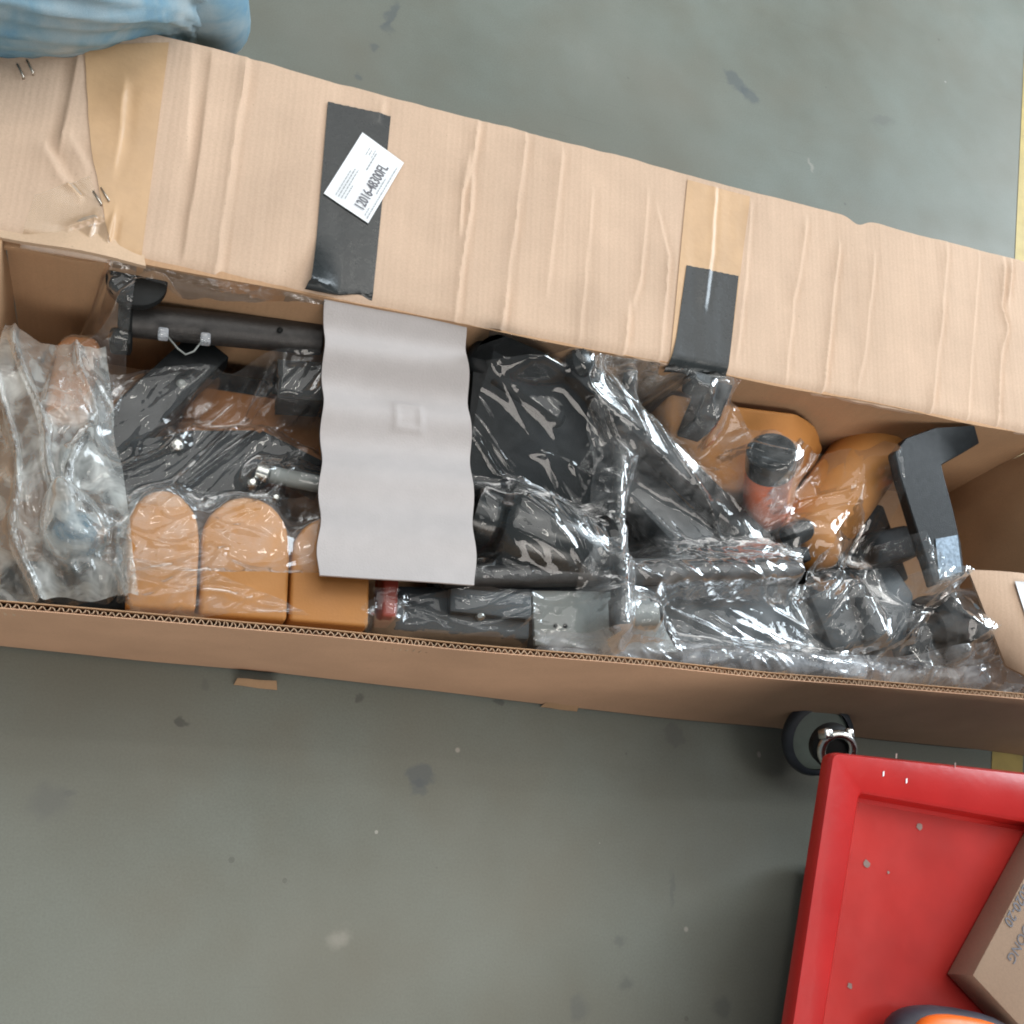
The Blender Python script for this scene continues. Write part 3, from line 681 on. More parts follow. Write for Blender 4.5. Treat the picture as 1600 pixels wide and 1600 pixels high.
mk("dark_plug", rbox(ai(437, 606, 0.145), (0.008, 0.043, 0.038), ai(540, 612, 0.150) - ai(432, 605, 0.145), 0.001), M['rubber'], sq)
# zinc pin and bolts by the foam
pn = thing("zinc_pin", "bright zinc pin with bolt heads between frame and foam sheet", "pin", ai(450, 745, 0.1))
part("shaft", rod(ai(420, 741, .148), ai(540, 765, .146), 0.010, 20), M['greyplate'], pn)
part("head", rod(ai(400, 735, .155), ai(420, 742, .155), 0.010, 18), M['silver'], pn)
bolt(395, 752, 0.160, 0.0065, pn); bolt(432, 776, 0.155, 0.006, pn)
# blue part in the bag
bl_ = thing("blue_knob", "blue plastic knob wrapped in film at the left front", "knob", ai(120, 850, 0.08))
part("knob_body", lathe(ai(112, 862, .10), ai(122, 832, .175), [(0, 0.024), (0.2, 0.030), (0.7, 0.030), (0.9, 0.024), (1.0, 0.012)], 24), M['blue'], bl_)
part("neck", rod(ai(104, 818, .160), ai(98, 788, .175), 0.012, 16), M['blue'], bl_)
# dark steel lying along the left front
dk = thing("steel_channel", "short dark steel channel under the bag in the left corner", "channel", ai(150, 910, 0.05))
part("channel", rbox(ai(140, 925, .10), (0.17, 0.05, 0.05), (1, 0.05, 0), 0.006), M['steel'], dk)
# central seat
st = thing("machine_shell", "large smooth black shell right of the foam sheet", "shell", at(830, 630, 0.06))
zs = lambda y: 0.225 - (y - 520) * 0.00036
pts = [ai(x, y, zs(y), 0.640) for x, y in [(722, 760), (738, 600)] + arc(778, 566, 38, 44, 180, 290, 7) + [(850, 550), (905, 590), (965, 660), (975, 760), (900, 800), (760, 800)]]
part("shell_pan", tprism(pts, 0.07, 0.010, 4), M['steel'], st, angle=60)
part("ridge", rbox(ai(810, 600, 0.190), (0.15, 0.05, 0.03), ai(890, 665, .175) - ai(745, 560, .205), 0.012, 4), M['steel'], st, angle=60)
# glossy bullet
hs_ = thing("shock_housing", "glossy black bullet shaped housing pulled tight in film", "housing", ai(860, 840, 0.08))
ca, cb_ = ai(712, 795, 0.150), ai(966, 884, 0.160)
part("bullet", lathe(ca, cb_, [(0.26, 0.030), (0.265, 0.047), (0.30, 0.052), (0.45, 0.052), (0.62, 0.049), (0.78, 0.040), (0.90, 0.028), (0.97, 0.014), (1.0, 0.004)], 40), M['gloss'], hs_)
part("collar", lathe(ca, cb_, [(0.08, 0.030), (0.09, 0.034), (0.18, 0.034), (0.22, 0.034), (0.25, 0.031)], 36), M['gloss'], hs_)
# upright black rod with foot
vr = thing("black_lever", "narrow black lever running front to back right of the housing", "lever", ai(965, 830, 0.12))
part("lever_bar", sweep([ai(985, 580, .160), ai(975, 650, .165), ai(962, 760, .170), ai(963, 860, .185), ai(966, 940, .205), ai(965, 975, .208)], [0.008, 0.010, 0.0095, 0.009, 0.009, 0.008], 14), M['rubber'], vr)
part("grip", rod(ai(964, 938, .203), ai(966, 985, .207), 0.0105, 18), M['rubber'], vr)
# long brownish tube
lt_ = thing("long_tube", "long dark grey round tube lying along the box, its end exposed", "tube", ai(1000, 898, 0.12))
part("tube", rod(ai(690, 903, .165), ai(1243, 893, .165), 0.0135, 28), M['tube'], lt_)
bar("under_bar", ai(1040, 870, .145), ai(1260, 868, .145), 0.02, 0.02, M['steel'], lt_)
# long diagonal bar
dg_ = thing("diagonal_bar", "long dark bar running diagonally under crumpled film at centre right", "bar", ai(1050, 700, 0.1))
bar("bar", ai(890, 572, .160), ai(1200, 868, .115), 0.036, 0.030, M['steel'], dg_)
bar("side_rail", ai(930, 690, .12), ai(1090, 860, .12), 0.06, 0.030, M['slate'], dg_)
part("end_ball", lathe(ai(890, 572, .165), ai(925, 560, .165), [(0, .008), (.15, .016), (.5, .020), (.85, .016), (1, .008)], 20), M['gloss'], dg_)
# rectangular post below right tape
rp = thing("rectangular_post", "black rectangular post rising under the lid below the short tape", "post", ai(1105, 625, 0.05))
part("post_tube", tprism([ai(x, y, z_, .656) for x, y, z_ in ((1108, 592, .226), (1147, 601, .226), (1120, 668, .198), (1084, 657, .198))], 0.05, 0.002, 1), M['steel'], rp, angle=30)
part("post_cap", rbox(ai(1088, 600, 0.205), (0.028, 0.022, 0.03), (1, -0.2, 0), 0.004), M['rubber'], rp)
# bent bracket right
bk = thing("bent_bracket", "bent wide black flat bar at the right end, sheared end shining", "bracket", ai(1460, 780, 0.1))
zb = lambda y: 0.236 - (y - 660) * 0.00010
ol = [(1398, 706), (1416, 684), (1462, 668), (1524, 664), (1531, 692), (1504, 708), (1472, 726), (1476, 744), (1491, 800), (1502, 850), (1508, 898), (1460, 914), (1446, 868), (1424, 800), (1406, 742)]
part("flat_bar", tprism([ai(x, y, zb(y), 0.656) for x, y in ol], 0.016, 0.0015, 1), M['steel'], bk, angle=30)
sh = [ai(x, y, zb(y) + 0.0012, 0.656) for x, y in ((1462, 842), (1496, 836), (1503, 893), (1468, 905))]
mk("sheared_face", tprism(sh, 0.001, 0), M['shear'], bk, smooth=False)
part("web", rbox(ai(1446, 800, .170), (0.13, 0.02, 0.07), ai(1470, 880, .15) - ai(1420, 720, .15), 0.006), M['steel'], bk)
# dark blocks at right front
db = thing("black_block", "black angular block under film in the right front corner", "block", ai(1340, 960, 0.05))
part("block", prism([ai(x, y, .14)[:2] for x, y in ((1262, 925), (1300, 890), (1400, 885), (1430, 930), (1415, 1010), (1300, 1015))], 0.02, 0.142, 0.008), M['slate'], db)
part("top_rib", rbox(ai(1345, 955, .147), (0.02, 0.085, 0.012), (1, 0.2, 0), 0.004), M['steel'], db)
wh = thing("ribbed_wheel", "dark ribbed wheel bagged in film at the far right front", "wheel", ai(1500, 985, 0.06))
wa, wb = ai(1440, 990, .125), ai(1552, 975, .125)
part("wheel_body", lathe(wa, wb, [(0, .020), (0.02, .044), (.1, .052), (.2, .052), (.22, .048), (.28, .048), (.3, .053), (.48, .053), (.5, .048), (.56, .048), (.58, .053), (.75, .052), (.77, .047), (.83, .046), (.86, .050), (.97, .044), (1, .02)], 36), M['rubber'], wh)
bar("axle", ai(1400, 1015, .11), ai(1600, 1000, .11), 0.02, 0.02, M['steel'], wh)
# front strip: slate panel, red edge, grey plate
sp_ = thing("slate_panel", "dark slate coated panel along the front wall below the foam", "panel", ai(720, 955, 0.1))
part("panel", prism([ai(x, y, .155)[:2] for x, y in ((618, 915), (830, 918), (828, 1000), (615, 985))], 0.05, 0.155, 0.004), M['slate'], sp_)
part("panel_step", rbox(ai(765, 945, .160), (0.10, 0.03, 0.014), (1, 0, 0), 0.003), M['slate'], sp_)
part("brass_screw", lathe(ai(750, 962, .158), ai(750, 962, .166), [(0, .006), (.6, .006), (1, .003)], 14), M['silver'], sp_)
rs_ = tag(mk("red_strip", rbox(ai(603, 932, .150), (0.017, 0.062, 0.05), (1, 0, 0), 0.003), M['redstrip'], origin=at(603, 932, .105)), "narrow dull red plastic strip between amber pad and slate panel", "strip")
CONT.append((np.array(rbox(ai(603, 932, .150), (0.017, 0.062, 0.05), (1, 0, 0), 0.003)[0]), rbox(ai(603, 932, .150), (0.017, 0.062, 0.05), (1, 0, 0), 0.003)[1]))
gp = thing("grey_plate", "pale grey sheet steel plate with two small holes by front wall", "plate", ai(900, 970, 0.1))
part("plate", prism([ai(x, y, .158)[:2] for x, y in ((832, 922), (1010, 925), (1060, 1020), (836, 1008))], 0.150, 0.158, 0.002), M['greyplate'], gp)
for px in (868, 883):
    c = ai(px, 978, .1585); mk("hole", lathe(c, c + np.array([0, 0, .0006]), [(0, .003), (1, .003)], 12), M['rubber'], gp)
cl = thing("clear_cylinder", "short shiny grey cylinder beside the lever grip at the front", "cylinder", ai(1000, 965, 0.14))
part("cylinder", rod(ai(975, 962, .180), ai(1022, 962, .180), 0.017, 24), M['greyplate'], cl)
bar_ = thing("support_plate", "dark plate beneath crumpled film right of the lever", "plate", ai(1100, 960, 0.05))
part("plate", prism([ai(x, y, .125)[:2] for x, y in ((1010, 915), (1250, 915), (1290, 1030), (1070, 1025))], 0.06, 0.125, 0.004), M['slate'], bar_)
lb = thing("low_bar", "low dark bar along the front wall at the right half", "bar", ai(1050, 1030, 0.05))
part("bar", rod(ai(830, 1010, .14), ai(1330, 1052, .14), 0.016, 20), M['steel'], lb)
bp = thing("base_plate", "wide black base plate deep under the wrapped parts at the right half", "plate", at(1050, 800, 0.02))
part("plate", prism([ai(x, y, .05)[:2] for x, y in ((560, 700), (900, 660), (1380, 790), (1420, 905), (1230, 1000), (700, 960))], 0.03, 0.052, 0.004), M['steel'], bp)
part("rib", rbox(ai(1370, 860, .075), (0.11, 0.05, 0.05), (1, 0.3, 0), 0.006), M['steel'], bp)
part("rib", rbox(ai(1000, 800, .07), (0.16, 0.03, 0.04), (1, -0.7, 0), 0.006), M['slate'], bp)
ls = thing("back_rail", "dark rail lying along the back wall beneath the lid", "rail", ai(700, 520, 0.05))
part("rail", rbox(np.array([0.42, 0.62, 0.06]), (0.9, 0.03, 0.05), (1, 0, 0), 0.004), M['steel'], ls)

# ------------------------------------------------------------------ grey foam sheet
fo_c = [(508, 462), (728, 500), (744, 914), (497, 898)]
Hs = 0.2405
nu, nv = 60, 130; V = []
c4 = [at(*fo_c[0], Hs - 0.006), at(*fo_c[1], Hs - 0.006), at(*fo_c[2], 0.196), at(*fo_c[3], 0.196)]
up0 = 0.05                        # part that runs on underneath the lid
for i in range(nu):
    u = i / (nu - 1)
    for j in range(nv):
        t = -up0 + (1 + up0) * j / (nv - 1)
        p = (c4[0] * (1 - u) + c4[1] * u) * (1 - t) + (c4[3] * (1 - u) + c4[2] * u) * t
        tq = min(1, max(0, t)); zt = 0.2435 - 0.062 * (1 - (1 - min(1, tq / 0.58)) ** 1.7) + 0.030 * max(0, (tq - 0.45) / 0.55) ** 1.4
        px_, py_ = [(fo_c[0][k] * (1 - u) + fo_c[1][k] * u) * (1 - t) + (fo_c[3][k] * (1 - u) + fo_c[2][k] * u) * t for k in (0, 1)]
        p = at(px_, py_, zt)
        wv = 0.0068 * math.sin(2 * math.pi * (t * 4.6 + 0.06 * u + 0.35)) * (0.55 + 0.45 * math.sin(3 * t + 1)) * min(1, max(0, t * 8))
        wv += 0.0022 * (vn(u * 3, t * 6) - 0.5)
        # hardly legible square impression
        du, dt = abs(u - 0.575) / 0.095, abs(t - 0.40) / 0.052
        m_ = max(du, dt); emb = 0.0020 * math.exp(-((m_ - 0.85) / 0.22) ** 2)
        dz = 0.0
        sx_ = 0.004 * math.sin(2 * math.pi * (t * 4.6 + 0.1)) * (0.4 + 0.6 * t) * (2 * u - 1) * 0.5
        V.append(p + np.array([sx_, 0, wv + emb + dz]))
foam_vf = slab(V, nu, nv, (0, 0, -0.0035))
CONT_FOAM = (np.array(foam_vf[0]), foam_vf[1])
fo = mk("foam_sheet", foam_vf, M['foam'], origin=tuple(np.mean(c4, 0) - [0, 0, .01]), angle=60)
tag(fo, "wavy pale grey foam sheet hanging from under the lid across the box", "foam sheet")

# ------------------------------------------------------------------ clear film draped over the contents
bvhs = []
allv = []; allf = []
for v, f in CONT:
    n = len(allv); allv += [tuple(x) for x in v]; allf += [tuple(i + n for i in q) for q in f]
bvh = BVHTree.FromPolygons(allv, allf)
GS = 0.005
gx0, gy0 = XL + 0.004, YF + TH + 0.003; gx1, gy1 = XR - 0.004, YB - 0.004
nX, nY = int((gx1 - gx0) / GS) + 1, int((gy1 - gy0) / GS) + 1
HM = np.zeros((nX, nY))
for i in range(nX):
    for j in range(nY):
        h = bvh.ray_cast(Vector((gx0 + i * GS, gy0 + j * GS, 0.6)), Vector((0, 0, -1)))
        HM[i, j] = h[0].z if h[0] is not None else 0.03
def blur(A, k):
    for _ in range(k):
        P = np.pad(A, 1, mode='edge'); A = (P[:-2, 1:-1] + P[2:, 1:-1] + P[1:-1, :-2] + P[1:-1, 2:] + 2 * A) / 6
    return A
def mx(A, k):
    for _ in range(k):
        P = np.pad(A, 1, mode='edge'); A = np.maximum.reduce([A, P[:-2, 1:-1], P[2:, 1:-1], P[1:-1, :-2], P[1:-1, 2:]])
    return A
DR = HM.copy()
for _ in range(60): DR = np.maximum(HM, blur(DR, 2) - 0.0012)      # cloth sagging between supports
DR = np.maximum(blur(mx(DR, 1), 3), HM + 0.001)
def samp(A, x, y):
    u = np.clip((x - gx0) / GS, 0, nX - 1.001); v = np.clip((y - gy0) / GS, 0, nY - 1.001); i = u.astype(int); j = v.astype(int); fu, fv = u - i, v - j
    return (A[i, j] * (1 - fu) + A[i + 1, j] * fu) * (1 - fv) + (A[i, j + 1] * (1 - fu) + A[i + 1, j + 1] * fu) * fv
def ridge(n_): return 1 - np.abs(2 * n_ - 1)
def wrinkle(x, y, ang, seed, a1, a2, a3, stretch=5.0, pleats=26):
    c, s_ = math.cos(ang), math.sin(ang); o = seed * 17.3
    wx = 0.02 * (vn(x * 14 + o, y * 14) - .5); wy = 0.02 * (vn2(x * 14, y * 14 + o) - .5); x = x + wx; y = y + wy
    p = x * c + y * s_; q = -x * s_ + y * c                       # p along folds, q across
    r1 = ridge(vn(p * 22 / stretch + o, q * 30 + o)) ** 6
    r2 = ridge(vn2(p * 60 / stretch + o, q * 66 + 3 * o)) ** 5
    th2 = ang + 0.9; p2 = x * math.cos(th2) + y * math.sin(th2); q2 = -x * math.sin(th2) + y * math.cos(th2)
    r3 = ridge(vn3(p2 * 40 + o, q2 * 75 + o)) ** 2.2
    rs_ = np.random.default_rng(int(seed) + 90); ln_ = 0
    x0_, x1_, y0_, y1_ = x.min(), x.max(), y.min(), y.max()
    for _ in range(pleats):                       # straight pleats
        cx_, cy_ = rs_.uniform(x0_, x1_), rs_.uniform(y0_, y1_); a_ = ang + rs_.normal(0, 0.38); L_ = rs_.uniform(0.03, 0.11)
        u_ = (x - cx_) * math.cos(a_) + (y - cy_) * math.sin(a_); w_ = -(x - cx_) * math.sin(a_) + (y - cy_) * math.cos(a_)
        ln_ = ln_ + rs_.uniform(0.0010, 0.0032) * np.exp(-np.abs(w_ / rs_.uniform(0.0020, 0.0042)) ** 1.5) * np.clip(1.4 - np.abs(u_) / L_ * 1.4, 0, 1)
    m1 = np.clip(2.2 * vn3(x * 11 + o, y * 11) - 0.6, 0, 1)
    return a1 * r1 + ln_ + m1 * (0.6 * a2 * r2 + 0.40 * a3 * r3)
film_n = 0
def film_sheet(name, label, corners, mat, ang, amps, lift=0.004, dens=0.0024, seed=1, stretch=5.0, z=0.17, puff=0.0, foldedge=0.0, zmin=None, pleats=26):
    """corners in photo order tl,tr,br,bl (may bow); a sheet resting on what lies below"""
    q = [at(x, y, z) for x, y in corners]
    Lu = max(np.linalg.norm(q[1] - q[0]), np.linalg.norm(q[2] - q[3])); Lv = max(np.linalg.norm(q[3] - q[0]), np.linalg.norm(q[2] - q[1]))
    nu, nv = max(8, int(Lu / dens)), max(8, int(Lv / dens))
    U, Wv = np.meshgrid(np.linspace(0, 1, nu), np.linspace(0, 1, nv), indexing='ij')
    ew = 0.06; o = seed * 3.7
    U2 = U + ew * (vn(Wv * 6 + o, U * 1.5) - .5) * 1.2; W2 = Wv + ew * (vn2(U * 6 + o, Wv * 1.5) - .5) * 1.2
    X = (q[0][0] * (1 - U2) + q[1][0] * U2) * (1 - W2) + (q[3][0] * (1 - U2) + q[2][0] * U2) * W2
    Yy = (q[0][1] * (1 - U2) + q[1][1] * U2) * (1 - W2) + (q[3][1] * (1 - U2) + q[2][1] * U2) * W2
    over = np.maximum(0, Yy - gy1 + 0.004)
    X = np.clip(X, gx0 + 0.001, gx1 - 0.001); Yy = np.clip(Yy, gy0 + 0.001, gy1 - 0.001)
    B0 = samp(DR, X, Yy)
    if zmin is not None: B0 = np.maximum(B0, zmin + 0.05 * (vn(X * 9 + seed, Yy * 9) - 0.5) - 0.02 * (vn2(X * 22, Yy * 22 + seed)))
    Z = B0 + lift + wrinkle(X, Yy, ang, seed, *amps, stretch=stretch, pleats=pleats)
    Z = Z + over * 1.6
    Z = Z + puff * np.sin(np.pi * np.clip(U, 0, 1)) * np.sin(np.pi * np.clip(Wv, 0, 1))
    ed = np.minimum(np.minimum(U, 1 - U) * Lu, np.minimum(Wv, 1 - Wv) * Lv)
    Z = Z + foldedge * np.exp(-ed / 0.006)
    Z = np.minimum(Z, 0.245 + 0.006 * vn(X * 30, Yy * 30))
    V = np.stack([X, Yy, Z], -1).reshape(-1, 3)
    ob = mk(name, (V, [f[::-1] for f in grid_faces(nu, nv)]), mat, origin=tuple(V.mean(0) * [1, 1, 0] + [0, 0, V[:, 2].min()]))
    return tag(ob, label, "plastic film", "clear film wrapped round the parts")
film_sheet("plastic_film", "milky clear bag bunched up in the left front corner", [(-60, 500), (165, 540), (215, 945), (-60, 935)], M['film_bag'], 1.9, (0.018, 0.006, 0.003), 0.006, seed=1, puff=0.05, zmin=0.165, stretch=8)
film_sheet("plastic_film", "clear film around the blue knob at the left front", [(30, 740), (190, 760), (215, 930), (20, 935)], M['film'], 2.2, (0.008, 0.006, 0.003), 0.012, seed=2, puff=0.02)
film_sheet("plastic_film", "clear film between the black tube and the lid edge", [(225, 412), (510, 462), (505, 500), (215, 482)], M['film'], 0.1, (0.006, 0.004, 0.002), 0.003, seed=3)
film_sheet("plastic_film", "clear film gathered at the left end of the black tube", [(100, 450), (215, 440), (185, 640), (90, 660)], M['film'], 0.9, (0.009, 0.005, 0.002), 0.004, seed=23)
film_sheet("plastic_film", "clear film with long diagonal folds over the steel frame", [(170, 560), (515, 560), (520, 800), (130, 800)], M['film'], 0.85, (0.010, 0.004, 0.0015), 0.006, seed=4, stretch=9)
film_sheet("plastic_film", "clear film folded across the tops of the amber pads", [(190, 755), (515, 768), (585, 905), (200, 905)], M['film_grey'], 0.2, (0.008, 0.005, 0.003), 0.005, seed=5, foldedge=0.004)
film_sheet("plastic_film", "scrunched milky film at the front of the leftmost amber pad", [(190, 880), (330, 905), (480, 968), (190, 968)], M['film_grey'], 0.1, (0.006, 0.004, 0.003), 0.004, seed=6)
film_sheet("plastic_film", "tight glossy film over the black seat and housing", [(735, 515), (960, 575), (985, 900), (735, 915)], M['film_tight'], -0.7, (0.004, 0.003, 0.001), 0.003, seed=7, stretch=7, pleats=34)
film_sheet("plastic_film", "crumpled film stretched along the diagonal bar", [(880, 540), (1080, 580), (1270, 830), (960, 880)], M['film_grey'], -0.75, (0.008, 0.006, 0.004), 0.004, seed=8, stretch=6)
film_sheet("plastic_film", "film over the diagonal bar's upper end by the lid edge", [(940, 545), (1085, 575), (1100, 720), (1040, 690)], M['film'], -1.0, (0.006, 0.005, 0.003), 0.008, seed=9, stretch=7)
film_sheet("plastic_film", "clear film over orange bottle and amber roll", [(1245, 690), (1360, 705), (1380, 880), (1130, 850)], M['film_tight'], 0.8, (0.004, 0.004, 0.002), 0.003, seed=10, stretch=6, pleats=9)
film_sheet("plastic_film", "shining folds of film below the bent bracket", [(1300, 835), (1395, 850), (1480, 935), (1270, 925)], M['film'], 1.45, (0.012, 0.006, 0.002), 0.005, seed=11, stretch=8)
film_sheet("plastic_film", "crumpled milky film over the plates at centre front", [(905, 850), (1250, 840), (1320, 1030), (915, 1025)], M['film_grey'], -0.35, (0.004, 0.006, 0.004), 0.004, seed=12, stretch=4, puff=0.012)
film_sheet("plastic_film", "clear bag round the ribbed wheel in the right corner", [(1250, 900), (1600, 915), (1620, 1075), (1290, 1050)], M['film_grey'], 0.7, (0.012, 0.007, 0.003), 0.006, seed=13, puff=0.02, zmin=0.12)
film_sheet("plastic_film", "loose film along the front wall over the slate panel", [(570, 925), (1000, 922), (1010, 1040), (560, 985)], M['film'], 0.15, (0.008, 0.005, 0.003), 0.004, seed=14, stretch=7)
film_sheet("plastic_film", "pale rolled film edge along the front wall at right", [(830, 985), (1350, 1030), (1400, 1075), (830, 1032)], M['film_blue'], -0.08, (0.010, 0.004, 0.002), 0.012, seed=15, stretch=9, foldedge=0.006)
film_sheet("plastic_film", "pale bright film bunched at the right end of front wall", [(1290, 1020), (1610, 1000), (1640, 1085), (1330, 1068)], M['film_blue'], 0.5, (0.014, 0.008, 0.003), 0.010, seed=16, puff=0.02, zmin=0.13)

# ------------------------------------------------------------------ red trolley
ZT = 0.33
tr = thing("red_trolley", "red enamelled metal trolley with raised rim standing in front of the box", "trolley", at(1450, 1400, 0) * [1, 1, 0])
oc = [at(1300, 1174, ZT), at(1900, 1238, ZT), at(1900, 1990, ZT), at(1178, 1990, ZT)]
ic = [at(1345, 1238, ZT), at(1862, 1330, ZT), at(1850, 1930, ZT), at(1238, 1930, ZT)]
def rounded(poly, r, n=5):
    out = []
    for k in range(4):
        p = np.array(poly[k]); a = np.array(poly[k - 1]); b = np.array(poly[(k + 1) % 4]); da = (a - p) / np.linalg.norm(a - p); db = (b - p) / np.linalg.norm(b - p)
        for i in range(n):
            t = i / (n - 1); out.append((p + da * r) * (1 - t) ** 2 + 2 * p * t * (1 - t) + (p + db * r) * t ** 2)
    return out
O = rounded(oc, 0.008); I = rounded(ic, 0.006); n = len(O)
cen = np.mean(I, 0)
rings = [[p + np.array([0, 0, -0.016]) for p in O], [p + np.array([0, 0, -0.004]) for p in O], [p + (q_ - p) * 0.06 for p, q_ in zip(O, I)], [p + (q_ - p) * 0.92 for p, q_ in zip(O, I)],
         [p + np.array([0, 0, -0.003]) for p in I], [p + (cen - p) * 0.010 + np.array([0, 0, -0.020]) for p in I], [p + (cen - p) * 0.03 + np.array([0, 0, -0.023]) for p in I]]
V = [p for r_ in rings for p in r_]; Fs = []
for k in range(len(rings) - 1):
    for i in range(n): Fs.append([k * n + i, k * n + (i + 1) % n, (k + 1) * n + (i + 1) % n, (k + 1) * n + i])
mk("tray_rim", (V, [f[::-1] for f in Fs]), M['red'], tr, angle=40)
mk("tray_floor", (list(rings[-1]), [list(range(n))[::-1]]), M['redin'], tr, smooth=False)
zf = ZT - 0.023
# chips in the enamel
for px, py, r_ in ((1437, 1291, .0042), (1354, 1349, .0042), (1388, 1363, .0018), (1328, 1540, .003)):
    c = at(px, py, zf + .0008); mk("enamel_chip", ([c] + [c + np.array([r_ * math.cos(a) * random.uniform(.7, 1.2), r_ * math.sin(a) * random.uniform(.7, 1.2), 0]) for a in np.linspace(0, 6.28, 12)[:-1]], [[0, k, k % 11 + 1] for k in range(1, 12)]), M['wear'], tr, smooth=False)
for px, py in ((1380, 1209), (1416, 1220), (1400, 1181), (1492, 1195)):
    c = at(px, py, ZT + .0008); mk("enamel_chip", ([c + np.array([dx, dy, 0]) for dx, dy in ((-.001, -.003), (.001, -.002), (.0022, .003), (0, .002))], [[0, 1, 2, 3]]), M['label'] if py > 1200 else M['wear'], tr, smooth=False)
# under-frame: posts, added dark shade body, caster by the corner
def leg(px, py):
    c = at(px, py, ZT - 0.05); c2 = c.copy(); c2[2] = 0.10
    mk("leg", sqtube(c, c2, 0.025, 0.025), M['red'], tr, smooth=False)
for px, py in ((1500, 1350), (1790, 1350)): leg(px, py)
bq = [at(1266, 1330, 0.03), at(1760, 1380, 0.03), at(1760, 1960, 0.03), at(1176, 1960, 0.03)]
mk("shade_body", tprism([(p[0], p[1], ZT - 0.034) for p in bq], ZT - 0.064, 0.004, 2), M['shade_blue'], tr, angle=30)  # invented dark body, added to stand for floor shade beside the tray
# caster: fork, tyre, hub, steel collar ring by the tray corner
wc = at(1278, 1152, 0.09); ax = np.array(RM @ np.array([0.25, 0.1, -1.0])); ax /= np.linalg.norm(ax)
ct_ = mk("caster_wheel", lathe(wc - ax * 0.010, wc + ax * 0.010, [(0, .042), (.05, .049), (.5, .053), (.95, .049), (1, .042)], 40, close=False), M['tyre'], tr)
mk("wheel_disc", lathe(wc - ax * 0.008, wc + ax * 0.007, [(0, .0425), (.8, .0425), (.9, .037), (1, .012)], 40), M['hub'], ct_, angle=30)
rc = at(1308, 1172, 0.255); an = np.array(RM @ np.array([0.1, 0.15, -1.0])); an /= np.linalg.norm(an)
_, s1, s2 = frame(an)
mk("steel_ring", sweep([rc + 0.0185 * (math.cos(a) * s1 + math.sin(a) * s2) for a in np.linspace(0, 2 * math.pi, 41)], 0.0052, 12, caps=False), M['chrome'], tr)
mk("ring_seat", lathe(rc - an * 0.02, rc - an * 0.003, [(0, .026), (.8, .026), (1, .022)], 28), M['rubber'], tr)
mk("steel_lug", rbox(at(1290, 1147, .262), (0.012, 0.012, 0.016), (1, 0, 0), 0.003), M['chrome'], tr)
mk("steel_lug", rbox(at(1324, 1147, .262), (0.010, 0.012, 0.016), (1, 0, 0), 0.003), M['chrome'], tr)
# small carton in the tray
ZB = ZT + 0.016
sb = thing("small_carton", "small brown carton with dark print lying in the red tray", "carton", at(1580, 1480, zf))
A = at(1520, 1524, ZB); B = at(1649, 1280, ZB); Cc = at(1671, 1610, ZB)
e1 = (B - A); l1 = np.linalg.norm(e1); e1 /= l1; e2 = Cc - A; e2 -= e1 * (e2 @ e1); e2 /= np.linalg.norm(e2); l2 = 0.26; l1 = 0.22
ctr = A + e1 * l1 / 2 + e2 * l2 / 2
hgt = ZB - zf - 0.002
mk("carton_body", rbox((ctr[0], ctr[1], ZB - hgt / 2), (l1, l2, hgt), e1, 0.0015), M['kraft_small'], sb, angle=30)
tx = -e1; ty = -np.cross(tx, np.array([0, 0, 1.])) ; ty = np.cross(np.array([0, 0, 1.]), tx)
end1 = at(1562, 1452, ZB + .0006); end2 = at(1570, 1502, ZB + .0006)
text_mesh("lettering", "2020-20", 0.0155, end1 - tx * 0.062 , tx, ty, M['ink'], sb, 0.0003, bold=0.01)
text_mesh("lettering", "COONG", 0.0150, end2 - tx * 0.062, tx, ty, M['ink'], sb, 0.0003, bold=0.0)
# orange and black tool
tl = thing("power_tool", "orange and black tool lying in the red tray under the carton", "tool", at(1480, 1640, zf))
def oval(c, rx, ry, rz, d_, n1=28, n2=14):
    d0, s0, u0 = frame(d_); V = []; Fs = []
    for i in range(n2 + 1):
        th_ = math.pi * i / n2
        for k in range(n1):
            a = 2 * math.pi * k / n1; f_ = lambda v_: math.copysign(abs(v_) ** 0.75, v_)
            V.append(np.array(c) + d0 * rx * f_(math.sin(th_)) * f_(math.cos(a)) + s0 * ry * f_(math.sin(th_)) * f_(math.sin(a)) + u0 * rz * f_(math.cos(th_)))
    for i in range(n2):
        for k in range(n1): Fs.append([i * n1 + k, (i + 1) * n1 + k, (i + 1) * n1 + (k + 1) % n1, i * n1 + (k + 1) % n1])
    return V, Fs
tdir = at(1600, 1640, zf) - at(1400, 1610, zf)
mk("tool_body", oval(at(1492, 1648, zf + .028), 0.082, 0.042, 0.024, tdir), M['tooldark'], tl)
mk("orange_shell", oval(at(1508, 1634, zf + .046), 0.060, 0.026, 0.014, tdir), M['toolorange'], tl)

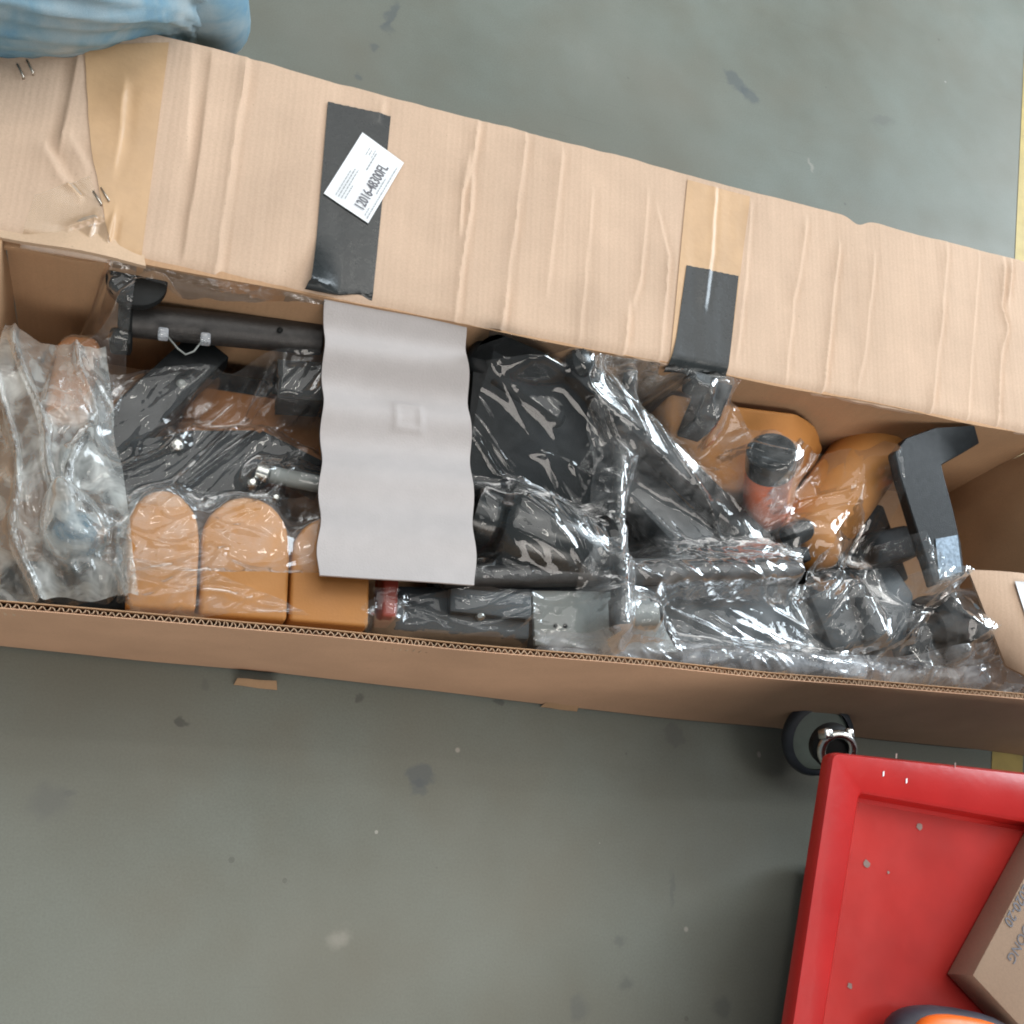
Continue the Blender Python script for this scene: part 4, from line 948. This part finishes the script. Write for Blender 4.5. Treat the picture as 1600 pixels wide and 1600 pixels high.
# ------------------------------------------------------------------ kneeling person: one leg in faded jeans
per = thing("person", "person in faded light blue jeans crouching behind the box at upper left", "person", at(150, -60, 0) * [1, 1, 0])
def legmesh():
    key = [  # centre, radius
        (at(-640, -150, 0.40), 0.115), (at(-340, -128, 0.39), 0.108), (at(-110, -105, 0.375), 0.102), (at(70, -76, 0.36), 0.098),
        (at(185, -70, 0.335), 0.086), (at(240, -45, 0.285), 0.074), (at(262, -10, 0.22), 0.064), (at(250, -10, 0.13), 0.058), (at(235, -20, 0.07), 0.056)]
    P_ = np.array([k[0] for k in key]); R_ = np.array([k[1] for k in key]); m = 150; n = 96; V = []; Fs = []
    T = np.linspace(0, len(key) - 1, m); pts = []; rs = []
    for t in T:
        i = int(min(len(key) - 2, t)); f = t - i
        g_ = lambda k: np.clip(k, 0, len(key) - 1)
        def cr(A_):
            a0, a1, a2, a3 = A_[g_(i - 1)], A_[g_(i)], A_[g_(i + 1)], A_[g_(i + 2)]
            return 0.5 * (2 * a1 + (a2 - a0) * f + (2 * a0 - 5 * a1 + 4 * a2 - a3) * f * f + (-a0 + 3 * a1 - 3 * a2 + a3) * f ** 3)
        pts.append(cr(P_)); rs.append(float(cr(R_)))
    pts = np.array(pts); pd = None; focus = at(265, -50, 0.40)
    for i, p in enumerate(pts):
        d_ = pts[min(i + 1, m - 1)] - pts[max(i - 1, 0)]; d_ /= np.linalg.norm(d_)
        if pd is None: _, s_, w_ = frame(d_)
        else: s_ = s_ - d_ * (s_ @ d_); s_ /= np.linalg.norm(s_); w_ = np.cross(d_, s_)
        pd = d_
        for k in range(n):
            a = 2 * math.pi * k / n; nrm = math.cos(a) * s_ + math.sin(a) * w_
            q_ = p + rs[i] * nrm
            # folds fanning out from the knee
            tt = i / (m - 1) * 8                       # long soft folds running along the thigh, gathering at the knee
            kk = 4.6 - tt
            sl = a * 2.6 + 0.45 * kk
            fold = 0.013 * (ridge(vn(sl * 1.6 + 7, tt * 0.35 + 0.2 * a)) ** 2.5 - 0.35) + 0.005 * (ridge(vn2(sl * 3.7, tt * 0.8)) ** 2 - .35)
            V.append(q_ + nrm * fold)
    for i in range(m - 1):
        for k in range(n):
            k2 = (k + 1) % n; Fs.append([i * n + k, i * n + k2, (i + 1) * n + k2, (i + 1) * n + k])
    Fs.append(list(range(n))[::-1]); Fs.append([(m - 1) * n + k for k in range(n)])
    return V, Fs
mk("jeans_leg", legmesh(), M['denim'], per)
ft = at(120, -120, 0.03); mk("shoe", oval(ft + np.array([0.03, 0.03, 0.01]), 0.12, 0.045, 0.04, (0.8, 0.5, 0)), M['dark'], per)
mk("jeans_leg", sweep([at(290, -90, .34), at(312, -30, .30), at(330, 30, .22), at(322, 50, .10), at(312, 45, .05)], [0.05, 0.054, 0.048, 0.044, 0.044], 24), M['denim'], per)

for o in bpy.data.objects:
    if '_o' in o: del o['_o']
